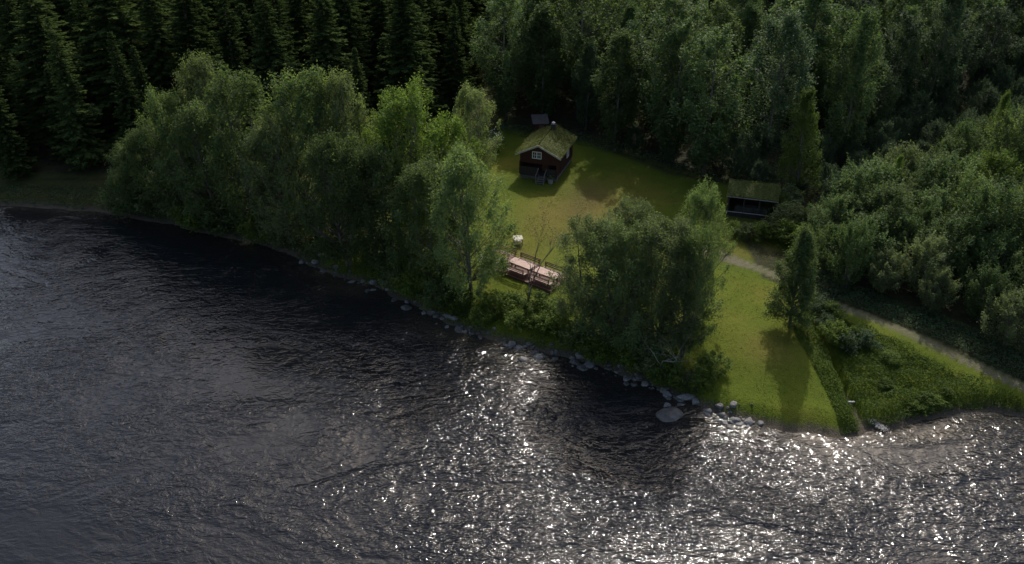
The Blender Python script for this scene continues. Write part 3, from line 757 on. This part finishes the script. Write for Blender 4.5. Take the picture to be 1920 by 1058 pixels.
under = gpoly([(930, 250), (1100, 275), (1350, 345), (1500, 400), (1540, 470), (1560, 420), (1800, 290), (1980, 240), (1980, 110), (1500, 290), (1340, 325), (1100, 255), (950, 235)])
cover('undergrowth', under, 22, 0.8, 0.24, 'dark_leaf', 'undergrowth along the forest edge, shade put into its leaf colour', 'undergrowth', 9, patch=3)  # dark leaf colour carries the shade of the wood's edge
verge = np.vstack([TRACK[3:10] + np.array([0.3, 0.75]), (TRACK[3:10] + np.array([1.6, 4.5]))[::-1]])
cover('track_verge', verge, 120, 0.8, 0.18, 'dark_leaf', 'weeds between the track and the thicket, leaf colour darkened for shade', 'weeds', 10)  # leaves coloured dark to paint the shade below the thicket
verge2 = np.vstack([TRACK[4:10] + np.array([-0.6, -1.35]), (TRACK[4:10] + np.array([-1.0, -2.4]))[::-1]])
cover('track_edge_grass', verge2, 60, 0.22, 0.12, 'herb_leaf', 'short grass along the river side of the track', 'grass', 12)

lawn_poly = gpoly([(935, 330), (1100, 300), (1340, 345), (1365, 410), (1480, 470), (1545, 570), (1480, 590), (1500, 660), (1560, 740), (1600, 800), (1480, 800), (1340, 750), (1340, 640), (1060, 590), (930, 530), (880, 450)])
tclear = lambda P: sst(seg_dist(P, TRACK)[0], 0.6, 1.1) * (0.25 + 0.75 * (fbm(P[:, 0], P[:, 1], 1.6, 4) > 0.5))
cover('lawn_grass', lawn_poly, 34, 0.13, 0.10, 'lawn_leaf', 'short grass and clover tufts of the lawn', 'grass', 13, hmin=0.0, thin=tclear)

# ------------------------------------------------------------------ boulders
def rock_mesh(seed):
    import bmesh
    bm = bmesh.new(); bmesh.ops.create_icosphere(bm, subdivisions=3, radius=1.0)
    rng = np.random.default_rng(seed)
    planes = [(lambda v: v / np.linalg.norm(v))(rng.normal(size=3)) for _ in range(9)]
    offs = rng.uniform(0.55, 0.85, 9)
    for v in bm.verts:
        c = np.array(v.co)
        for pl, of in zip(planes, offs):
            dd = c @ pl
            if dd > of: c = c - pl * (dd - of) * 0.92
        c += 0.035 * np.sin(c[[1, 2, 0]] * 7 + seed)
        v.co = c
    me = bpy.data.meshes.new('boulder_%d' % seed); bm.to_mesh(me); bm.free(); me.materials.append(M['rock'])
    return me
ROCKS = [rock_mesh(i) for i in range(6)]
def rock(px, py, s, label, group, sq=0.62, z0=None, dark=False):
    p = ground(px, py) if z0 is None else Vector(at(px, py, z0))
    o = link('boulder', ROCKS[R_.randrange(6)])
    o.location = (p.x, p.y, max(p.z, -0.15) + s * sq * R_.uniform(-0.1, 0.3))
    if dark and R_.random() < 0.6: o.material_slots[0].link = 'OBJECT'; o.material_slots[0].material = M['wet_rock']
    o.rotation_euler = (R_.uniform(-0.15, 0.15), R_.uniform(-0.15, 0.15), R_.uniform(0, 6.28))
    o.scale = (s * R_.uniform(0.8, 1.3), s * R_.uniform(0.7, 1.1), s * sq * R_.uniform(0.8, 1.2))
    return tag(o, label, 'boulder', group)
RKG = 'boulders along the waterline'
hero = [(1285, 744, .62, 'large pale flat boulder at the waterline below the dead branches'),
        (1252, 742, .42, 'flat grey boulder left of the large pale one at the waterline'),
        (1303, 754, .45, 'angular pale boulder right of the large one at the waterline'),
        (1374, 768, .42, 'blocky pale boulder beside the bright glint at the lawn corner'),
        (1404, 791, .42, 'rounded boulder half in the water below the lawn'),
        (1378, 790, .36, 'low dark boulder half in the water left of the rounded one'),
        (1426, 795, .30, 'small boulder at the right end of the waterline rocks'),
        (1210, 722, .40, 'grey boulder in the water under the big tree clump'),
        (1175, 712, .35, 'pale small boulder under the big tree clump'),
        (850, 598, .50, 'long pale slanted boulder on the bank below the dense oval tree'),
        (838, 592, .38, 'grey boulder just left of the long slanted one'),
        (745, 545, .45, 'rounded pale boulder at the left part of the bank'),
        (771, 552, .48, 'smooth pale boulder right of the rounded one on the left bank'),
        (727, 543, .28, 'small upright pale stone at the left part of the bank'),
        (592, 494, .40, 'pale stone by the black water notch in the left bank'),
        (565, 494, .36, 'grey stone left of the black water notch')]
for a, b, s, lb in hero: rock(a, b, s, lb, RKG)
br = rock(1256, 784, 1.5, 'large rounded dark boulder just breaking the water below the dead branches', RKG, sq=0.42, z0=-0.35)
br.material_slots[0].link = 'OBJECT'; br.material_slots[0].material = M['wet_rock']; br.data = rock_mesh(11)
import bmesh as _bm
_b = _bm.new(); _bm.ops.create_icosphere(_b, subdivisions=4, radius=1.0)
for v in _b.verts: v.co *= 1 + 0.07 * math.sin(3.1 * v.co.x + 1) * math.cos(2.7 * v.co.y) + 0.03 * math.sin(9 * v.co.x + 5 * v.co.z)
_b.to_mesh(br.data); _b.free(); br.rotation_euler = (0.08, 0.05, 0.5); br.scale = (1.35, 1.0, 0.7); br.location.z = -0.36
def bank_y(px): return float(np.interp(px, [q[0] for q in BANK_PX], [q[1] for q in BANK_PX]))
for i in range(330):
    if i < 45: px = R_.uniform(545, 700)
    elif i < 120: px = R_.uniform(690, 930)
    else: px = R_.uniform(930, 1420)
    off = R_.gauss(4, 12)
    if vnoise(px / 40.0, 0.5, 1.0, 6) < 0.38 and R_.random() < 0.75: continue
    sec = 'of the left bank' if px < 700 else ('below the riverside trees' if px < 940 else ('below the picnic lawn' if px < 1100 else ('under the big tree clump' if px < 1300 else 'at the lawn corner')))
    rock(px, bank_y(px) - off + 5, R_.choice([0.10, 0.13, 0.16, 0.2, 0.28, 0.42]) * R_.uniform(0.8, 1.3), 'small grey boulder in the stone edging %s' % sec, RKG, dark=True)

# foam where the stream runs out
rng = np.random.default_rng(77); nfm = 500
c0 = at(1640, 800, 0.1)
u = rng.uniform(0, 1, nfm); C = np.column_stack([c0[0] - 0.25 + u * 0.9 + rng.normal(size=nfm) * 0.16, c0[1] + 0.45 - u * 0.9 + rng.normal(size=nfm) * 0.14, 0.17 + 0.16 * (1 - u) + rng.uniform(0, .07, nfm)])
V, Fc = diamonds(C, rnorm(rng, nfm, 2.0), 0.08, rng, 0.8)
tag(link('foam', mesh_np('foam', V, Fc, np.repeat(rng.uniform(0, 1, nfm), 4), M['foam'])), 'white foam where the stream enters the river', 'foam', kind='stuff')
r = MB(); p = ground(1594, 747); r.tube([(p.x - 0.35, p.y, p.z + 0.55), (p.x + 0.45, p.y + 0.05, p.z + 0.5)], 0.07, 10)
tag(r.build('drain_pipe', M['metal'], None, True), 'short pale pipe poking out over the stream channel', 'pipe')

# ------------------------------------------------------------------ turf
def turf_slab(name, corners, parent, thick=0.22, dens=170, seed=0, lf=0.13):
    """corners: eave0, eave1, ridge1, ridge0 ; a bumpy sod slab with grass on it"""
    e0, e1, r1, r0 = (np.array(c, float) for c in corners); nu, nv = 40, 16
    nrm = np.cross(e1 - e0, r0 - e0); nrm /= np.linalg.norm(nrm)
    if nrm[2] < 0: nrm = -nrm
    rng = np.random.default_rng(seed); V = []; 
    for j in range(nv + 1):
        for i in range(nu + 1):
            a, b_ = i / nu, j / nv
            q = (e0 * (1 - a) + e1 * a) * (1 - b_) + (r0 * (1 - a) + r1 * a) * b_
            ed = min(a, 1 - a, b_ * 0.6 + 0.02, 1) * 8
            q = q + nrm * (thick * min(1, 0.5 + ed) + 0.09 * (fbm(q[0] * 3, q[1] * 3, 1.6, seed) - 0.5) * min(1, ed))
            V.append(q)
    nb = len(V); idx = lambda i, j: j * (nu + 1) + i
    Fc = [(idx(i, j), idx(i + 1, j), idx(i + 1, j + 1), idx(i, j + 1)) for j in range(nv) for i in range(nu)]
    # underside and rim
    for c in (e0, e1, r1, r0): V.append(c)
    ring = [(idx(0, 0), idx(nu, 0), nb, nb + 1), (idx(nu, 0), idx(nu, nv), nb + 1, nb + 2), (idx(nu, nv), idx(0, nv), nb + 2, nb + 3), (idx(0, nv), idx(0, 0), nb + 3, nb)]
    Fc += [(a, c, d_, b_) for a, b_, c, d_ in ring] + [(nb, nb + 3, nb + 2, nb + 1)]
    me = mesh_np(name, V, Fc, np.full(len(V), 0.4), M['turf_leaf'], True)
    o = link(name, me, parent)
    A = np.linalg.norm(e1 - e0) * np.linalg.norm(r0 - e0); n_ = int(A * dens)
    a = rng.uniform(-0.01, 1.01, n_)[:, None]; b_ = rng.uniform(-0.02, 1, n_)[:, None]
    C = (e0 * (1 - a) + e1 * a) * (1 - b_) + (r0 * (1 - a) + r1 * a) * b_ + nrm * (thick + rng.uniform(-0.02, 0.14, n_)[:, None] * (0.4 + fbm(a[:, 0] * 8, b_[:, 0] * 5, 1, seed)[:, None]))
    V2, F2 = diamonds(C, rnorm(rng, n_, 0.5), lf, rng, 0.45)
    t = np.clip(1.8 * (fbm(a[:, 0] * 9, b_[:, 0] * 5, 1.0, seed + 4) - 0.25) * 0.75 + 0.2 * rng.uniform(0, 1, n_), 0, 1)
    link('grass', mesh_np('roof_grass', V2, F2, np.repeat(t, 4), M['turf_leaf']), o)
    return o

# ------------------------------------------------------------------ cabin
def logs(mb, a, b, z0, z1, step=0.21, r=0.115):
    k = 0; z = z0 + r
    while z < z1:
        mb.tube([(a[0], a[1], z), (b[0], b[1], z)], r, 8); z += step
# local frame: x along the gable, y along the ridge (away from the camera), origin front centre on the ground
pL = at(966.9, 291, 4.6); pR = at(1051, 301.4, 4.6)
ctr = (pL + pR) / 2; gdir = math.atan2(pR[1] - pL[1], pR[0] - pL[0]); gw = float(np.linalg.norm((pR - pL)[:2]))
gz = float(height(ctr[0], ctr[1]))
cab = empty('log_cabin', (ctr[0], ctr[1], gz), gdir)
tag(cab, 'small dark red log cabin with a grassy turf roof at the top of the meadow', 'cabin')
EH = 4.6 - gz; RW = gw / 2; RL = 7.4; AP = EH + 1.34; FZ = 0.6; WX = RW - 0.45; PD = 1.5   # eave height, half roof width, length, apex
fm = MB(); fm.box((0, (RL - 0.3) / 2 + 0.15, FZ / 2 - 0.3), (2 * WX - 0.1, RL - 0.7, FZ + 0.5)); fm.build('foundation', M['rock'], cab)
wm_ = MB()
for s in (-1, 1): logs(wm_, (s * WX, PD), (s * WX, RL - 0.35), FZ, EH + 0.18)
logs(wm_, (-WX, PD + .1), (WX, PD + .1), FZ, EH); logs(wm_, (-WX, RL - 0.4), (WX, RL - 0.4), FZ, EH)
wm_.build('wall', M['log_wall'], cab)
# gables (front one juts over the porch)
def slope_z(x): return EH + 0.02 + (AP - EH) * (1 - abs(x) / RW)
for yy in (0.32, RL - 0.33):
    gm_ = MB()
    nb = 26; bw = 2 * WX / nb
    for i in range(nb):
        x = -WX + (i + .5) * bw; lowz = FZ + 1.35 if yy < 1 else EH - 0.1
        t_ = min(slope_z(x - bw / 2), slope_z(x + bw / 2)) - 0.02
        gm_.box((x, yy + (0.012 if i % 2 else 0), (lowz + t_) / 2), (bw * 0.96, 0.05, t_ - lowz))
    gm_.build('gable', M['log_wall'], cab)
for s in (-1, 1):
    pm_ = MB(); pm_.box((s * (WX - 0.02), 0.95, FZ + 1.0), (0.06, 1.2, 2.0))
    pm_.build('porch_side', M['log_wall'], cab)
fl_ = MB()
for i in range(10): fl_.box((0, 0.22 + i * 0.14, FZ - 0.02), (2 * WX - 0.02, 0.125, 0.05))
fl_.build('porch_floor', M['tarred_wood'], cab)
SX = 0.55                                       # stair centre
for a, b_ in ((-WX, SX - 0.5), (SX + 0.5, WX)):
    rl = MB(); rl.box(((a + b_) / 2, 0.16, FZ + 0.86), (b_ - a, 0.11, 0.06))
    k = int((b_ - a) / 0.14)
    for i in range(k): rl.box((a + (i + .5) * (b_ - a) / k, 0.17, FZ + 0.32), ((b_ - a) / k * 0.93, 0.03, 1.02))
    rl.build('railing', M['tarred_wood'], cab)
for s in (-1, 1):
    pb = MB(); pb.box((s * (WX - 0.02), 0.2, FZ + 0.75), (0.13, 0.13, 1.6)); pb.build('post', M['log_wall'], cab)
st = MB(); nst = 4
for i in range(nst):
    z = FZ - (i + 1) * FZ / (nst + .3); st.box((SX, -0.05 - i * 0.30, z), (0.95, 0.27, 0.05))
for s in (-1, 1): st.box((SX + s * 0.46, -0.5, FZ / 2 - 0.05), (0.05, 1.45, 0.14), rx=math.atan2(FZ, 1.3))
st_o = st.build('steps', M['bark'], cab)
for s in (-1, 1):
    hr = MB(); hr.tube([(SX + s * 0.5, 0.1, FZ + 0.9), (SX + s * 0.5, -1.05, 0.95)], 0.035, 8); hr.tube([(SX + s * 0.5, -1.0, 0), (SX + s * 0.5, -1.0, 0.98)], 0.035, 8)
    hr.build('handrail', M['grey_wood'], cab)
dr = MB(); dr.box((SX, PD - 0.06, FZ + 0.98), (0.85, 0.07, 1.9)); dro = dr.build('door', M['brown_wood'], cab)
dh = MB(); dh.tube([(SX + 0.32, PD - 0.12, FZ + 0.95), (SX + 0.22, PD - 0.12, FZ + 0.95)], 0.015, 6); dh.build('handle', M['metal'], dro)
def window(parent, x, y, z, w_, h_, cols=2):
    fr = MB(); t_ = 0.09
    for s in (-1, 1):
        fr.box((x + s * (w_ / 2), y, z), (t_, 0.07, h_ + t_)); fr.box((x, y + 0.004, z + s * h_ / 2), (w_ - t_, 0.07, t_))
    fr.box((x, y - 0.004, z), (0.12, 0.07, h_ - t_))
    for s in (-1, 1):
        fr.box((x + s * w_ / 4, y + 0.002, z), (0.04, 0.05, h_ - t_)); fr.box((x + s * w_ / 4, y - 0.002, z), (w_ / 2 - 0.14, 0.045, 0.04))
    fo = fr.build('window', M['white_paint'], parent)
    pn = MB(); pn.box((x, y + 0.035, z), (w_ - 0.04, 0.02, h_ - 0.04)); pn.build('pane', M['glass'], fo)
    return fo
window(cab, -0.22, 0.27, EH + 0.18, 1.05, 0.80)
sw = window(cab, 0, 0, 0, 0.9, 0.8); sw.location = (WX + 0.12, RL * 0.62, FZ + 1.35); sw.rotation_euler = (0, 0, math.radians(90))
rf = MB()
for s in (-1, 1):     # boards under the sod
    a = math.atan2(AP - EH, RW); L_ = math.hypot(AP - EH, RW)
    rf.box((s * RW / 2, RL / 2, (AP + EH) / 2 + 0.03), (L_, RL, 0.06), ry=s * a)
rfo = rf.build('roof', M['grey_wood'], cab)
for s in (-1, 1):
    turf_slab('turf', [(s * RW, 0.05, EH + 0.07), (s * RW, RL - 0.05, EH + 0.07), (0, RL - 0.05, AP + 0.07), (0, 0.05, AP + 0.07)], rfo, 0.2, 190, 3 + s)
    bb = MB(); bb.box((s * (RW / 2 + 0.02), -0.02, (AP + EH) / 2 + 0.10), (L_ + 0.1, 0.05, 0.20), ry=s * a); bb.build('bargeboard', M['pale_board'], cab)
ch = MB(); ch.box((0.15, RL - 1.5, AP + 0.28), (0.5, 0.5, 0.9)); ch.box((0.15, RL - 1.5, AP + 0.76), (0.6, 0.6, 0.08))
cho = ch.build('chimney', M['tarred_wood'], cab)
cc = MB(); cc.tube([(0.15, RL - 1.5, AP + 0.8), (0.15, RL - 1.5, AP + 1.0)], 0.1, 10); cc.tube([(0.15, RL - 1.5, AP + 1.0), (0.15, RL - 1.5, AP + 1.12)], [0.22, 0.05], 10)
cc.build('cap', M['metal'], cho)

Mc = Matrix.Translation((ctr[0], ctr[1], gz)) @ Matrix.Rotation(gdir, 4, 'Z')
tp = Mc @ Vector((WX - 0.62, -0.35, 0)); tz = float(height(tp.x, tp.y))
tubo = empty('planter', (tp.x, tp.y, tz)); tag(tubo, 'round grey plant tub in front of the cabin right of the steps', 'planter')
t_ = MB(); t_.tube([(0, 0, -0.1), (0, 0, 0.5), (0, 0, 0.55)], [0.26, 0.34, 0.36], 14); t_.build('tub', M['dead_wood'], tubo)
rng = np.random.default_rng(5); V, Fc = diamonds(rng.normal(size=(160, 3)) * [0.2, 0.2, 0.13] + [0, 0, 0.75], rnorm(rng, 160), 0.14, rng, 0.7)
link('foliage', mesh_np('tub_plant', V, Fc, np.repeat(rng.uniform(0, 1, 160), 4), M['willow_leaf']), tubo)

# outhouse behind
op = at(1014, 243, 3.0); oz = float(height(op[0], op[1]))
oh = empty('outhouse', (op[0], op[1], oz), 0.1); tag(oh, 'small dark red outhouse with a grey felt roof behind the cabin', 'outhouse')
ob = MB()
for i in range(9):
    for y in (0, 1.7): ob.box((-0.8 + i * 0.2, y, 1.05), (0.19, 0.05, 2.2))
    for x in (-0.88, 0.88): ob.box((x, 0.05 + i * 0.2, 1.05), (0.05, 0.19, 2.2))
ob.build('wall', M['log_wall'], oh)
orf = MB(); orf.box((0, 0.85, 2.35), (2.2, 2.3, 0.08), rx=math.radians(14)); orf.build('roof', M['roof_felt'], oh)
od = MB(); od.box((0.1, -0.06, 0.98), (0.7, 0.05, 1.75)); od.build('door', M['brown_wood'], oh)

# ------------------------------------------------------------------ open shed with turf roof
sL = at(1362.5, 369, 4.1); sR = at(1459.5, 380.5, 4.1); sc_ = (sL + sR) / 2
sdir = math.atan2(sR[1] - sL[1], sR[0] - sL[0]); swd = float(np.linalg.norm((sR - sL)[:2])); sgz = float(height(sc_[0], sc_[1]))
shed = empty('turf_shed', (sc_[0], sc_[1], sgz), sdir); tag(shed, 'long low open-fronted shed with a turf roof at the forest edge', 'shed')
SE = 4.1 - sgz; hw = swd / 2; DP = 3.7
w1 = MB(); logs(w1, (-hw + .2, DP), (hw - .2, DP), 0, SE + .3)
for s in (-1, 1): logs(w1, (s * (hw - .25), 0.3), (s * (hw - .25), DP), 0, SE + .1)
w1.build('wall', M['log_wall'], shed)
for i in range(4):
    pp = MB(); pp.box((-hw + .25 + i * (2 * hw - .5) / 3, 0.28, SE / 2), (0.14, 0.14, SE)); pp.build('post', M['tarred_wood'], shed)
fb = MB(); fb.tube([(-hw + .15, 0.12, 0.62), (hw - .7, 0.12, 0.66)], 0.05, 8); fb.build('rail', M['dead_wood'], shed)
fb = MB()
for i in range(3): fb.box((0, 0.3, 0.12 + i * 0.17), (2 * hw - .5, 0.05, 0.15))
fb.build('front_board', M['tarred_wood'], shed)
sf = MB(); a = math.atan2(0.95, DP / 2 + .15); L_ = math.hypot(0.95, DP / 2 + .15)
sf.box((0, (DP / 2 + .15) / 2, SE + 0.475), (2 * hw, L_, 0.06), rx=a); sf.box((0, (DP / 2 + .15) * 1.5, SE + 0.475), (2 * hw, L_, 0.06), rx=-a)
sfo = sf.build('roof', M['grey_wood'], shed)
turf_slab('turf', [(-hw, 0, SE + .05), (hw, 0, SE + .05), (hw, DP / 2 + .15, SE + 1.0), (-hw, DP / 2 + .15, SE + 1.0)], sfo, 0.16, 130, 21)
turf_slab('turf', [(-hw, DP + .3, SE + .05), (hw, DP + .3, SE + .05), (hw, DP / 2 + .15, SE + 1.0), (-hw, DP / 2 + .15, SE + 1.0)], sfo, 0.16, 130, 22)
fa = MB(); fa.box((0, -0.03, SE + 0.06), (2 * hw + .05, 0.05, 0.09)); fa.build('eave_board', M['dead_wood'], shed)
wp = MB()
for r_ in range(4):
    for i in range(18): wp.tube([(-hw + 1.0 + i * 0.19 + 0.09 * (r_ % 2), 1.6, 0.1 + r_ * 0.17), (-hw + 1.0 + i * 0.19 + 0.09 * (r_ % 2), 2.3, 0.1 + r_ * 0.17)], 0.085, 7)
wpo = wp.build('firewood_stack', M['bark']); wpo.matrix_world = Matrix.Translation((sc_[0], sc_[1], sgz)) @ Matrix.Rotation(sdir, 4, 'Z')
tag(wpo, 'stack of firewood inside the open turf-roofed shed', 'firewood')

# ------------------------------------------------------------------ picnic place
t0 = at(957, 489, 2.4); t1 = at(1047, 523, 2.4)
pdv = t1 - t0; pang = math.atan2(pdv[1], pdv[0]); plen = float(np.linalg.norm(pdv[:2]))
pc = (t0 + t1) / 2; pz = float(height(pc[0], pc[1])) + 0.06
Mp = lambda x, y: (Matrix.Translation((pc[0], pc[1], pz)) @ Matrix.Rotation(pang, 4, 'Z')) @ Vector((x, y, 0))
dk = empty('picnic_deck', (pc[0], pc[1], pz), pang); tag(dk, 'weathered plank deck with edge boards under the picnic tables', 'deck')
d1 = MB()
for i in range(20): d1.box((-0.6, -1.42 + i * 0.15, -0.03), (plen + 1.6, 0.135, 0.05))
d1.build('planks', M['brown_wood'], dk)
for yy in (-1.56, 1.58):
    d2 = MB(); d2.box((-0.6, yy, -0.1), (plen + 1.7, 0.07, 0.3)); d2.build('edge_board', M['brown_wood'], dk)
for zz in ():
    d3 = MB(); d3.box((-0.6, -2.0, -0.14), (plen + 1.7, 0.18, 0.06)); d3.build('step_board', M['grey_wood'], dk)
tl = plen / 2 - 0.25
def make_table():
    r = empty('picnic_table', (0, 0, 0))
    tp_ = MB()
    for i in range(7): tp_.box((0, -0.456 + i * 0.152, 0.75), (tl, 0.142, 0.045))
    tp_.build('table_top', M['pink_wood'], r)
    for s in (-1, 1):
        for q in (-1, 1):
            lg = MB(); lg.box((s * (tl / 2 - 0.3), q * 0.3, 0.36), (0.08, 0.1, 0.75), rx=-q * 0.2); lg.build('leg', M['brown_wood'], r)
    cr = MB()
    for s in (-1, 1): cr.box((s * (tl / 2 - 0.3) + 0.07, 0, 0.69), (0.05, 0.8, 0.09))
    cr.build('crossbar', M['brown_wood'], r)
    return r
def make_bench(L):
    r = empty('garden_bench', (0, 0, 0))        # sitter faces -y ; backrest on +y
    s1 = MB()
    for i in range(4): s1.box((0, -0.2 + i * 0.115, 0.45), (L, 0.1, 0.04))
    s1.build('seat', M['pink_wood'], r)
    b1 = MB()
    for z in (0.63, 0.80, 0.94): b1.box((0, 0.27 + (z - 0.6) * 0.2, z), (L, 0.03, 0.095), rx=-0.2)
    b1.build('backrest', M['brown_wood'], r)
    for s in (-1, 1):
        for q in (0, 1):
            lg = MB(); lg.box((s * (L / 2 - 0.15), -0.15 if q == 0 else 0.25, 0.23 if q == 0 else 0.5), (0.07, 0.07, 0.46 if q == 0 else 1.0)); lg.build('leg', M['brown_wood'], r)
        ar = MB(); ar.box((s * (L / 2 - 0.07), 0.0, 0.66), (0.06, 0.5, 0.04)); ar.build('armrest', M['brown_wood'], r)
    return r
tb0 = make_table()
for i, (x, lb) in enumerate([(-plen / 4 - 0.02, 'left pinkish wooden picnic table behind the sparse tree'), (plen / 4 + 0.1, 'right pinkish wooden picnic table next to the big tree clump')]):
    o = tb0 if i == 0 else copy_tree(tb0); o.location = Mp(x, 0); o.rotation_euler.z = pang + (0.01 if i else -0.01)
    tag(o, lb, 'picnic table', 'picnic tables')
be0 = make_bench(tl - 0.1); k = 0
for x, y, a, lb in [(-plen / 4 - 0.02, 1.05, 0, 'bench behind the left picnic table, its back to the cabin'),
                    (plen / 4 + 0.12, 1.05, 0, 'bench behind the right picnic table, its back to the cabin'),
                    (-plen / 4, -1.05, math.pi, 'bench in front of the left picnic table, its back to the river'),
                    (plen / 4 + 0.1, -1.05, math.pi, 'bench in front of the right picnic table, its back to the river'),
                    (-plen * 0.75 - 0.1, 1.05, 0, 'bench at the left end of the row under the tree branches')]:
    o = be0 if k == 0 else copy_tree(be0); k += 1
    o.location = Mp(x, y); o.rotation_euler.z = pang + a; tag(o, lb, 'bench', 'benches around the picnic tables')
# small pale table on the lawn
q = ground(971, 458); sm = empty('garden_table', q, 0.15); tag(sm, 'small pale square table standing on the lawn behind the picnic benches', 'table')
s1 = MB()
for i in range(6): s1.box((0, -0.4 + i * 0.16, 0.74), (0.95, 0.15, 0.04))
s1.build('table_top', M['pale_board'], sm)
for sx_ in (-1, 1):
    for sy_ in (-1, 1):
        lg = MB(); lg.box((sx_ * 0.4, sy_ * 0.33, 0.36), (0.07, 0.07, 0.72)); lg.build('leg', M['grey_wood'], sm)
s2 = MB(); s2.box((0, 0, 0.32), (0.75, 0.6, 0.03)); s2.build('shelf', M['pale_board'], sm)
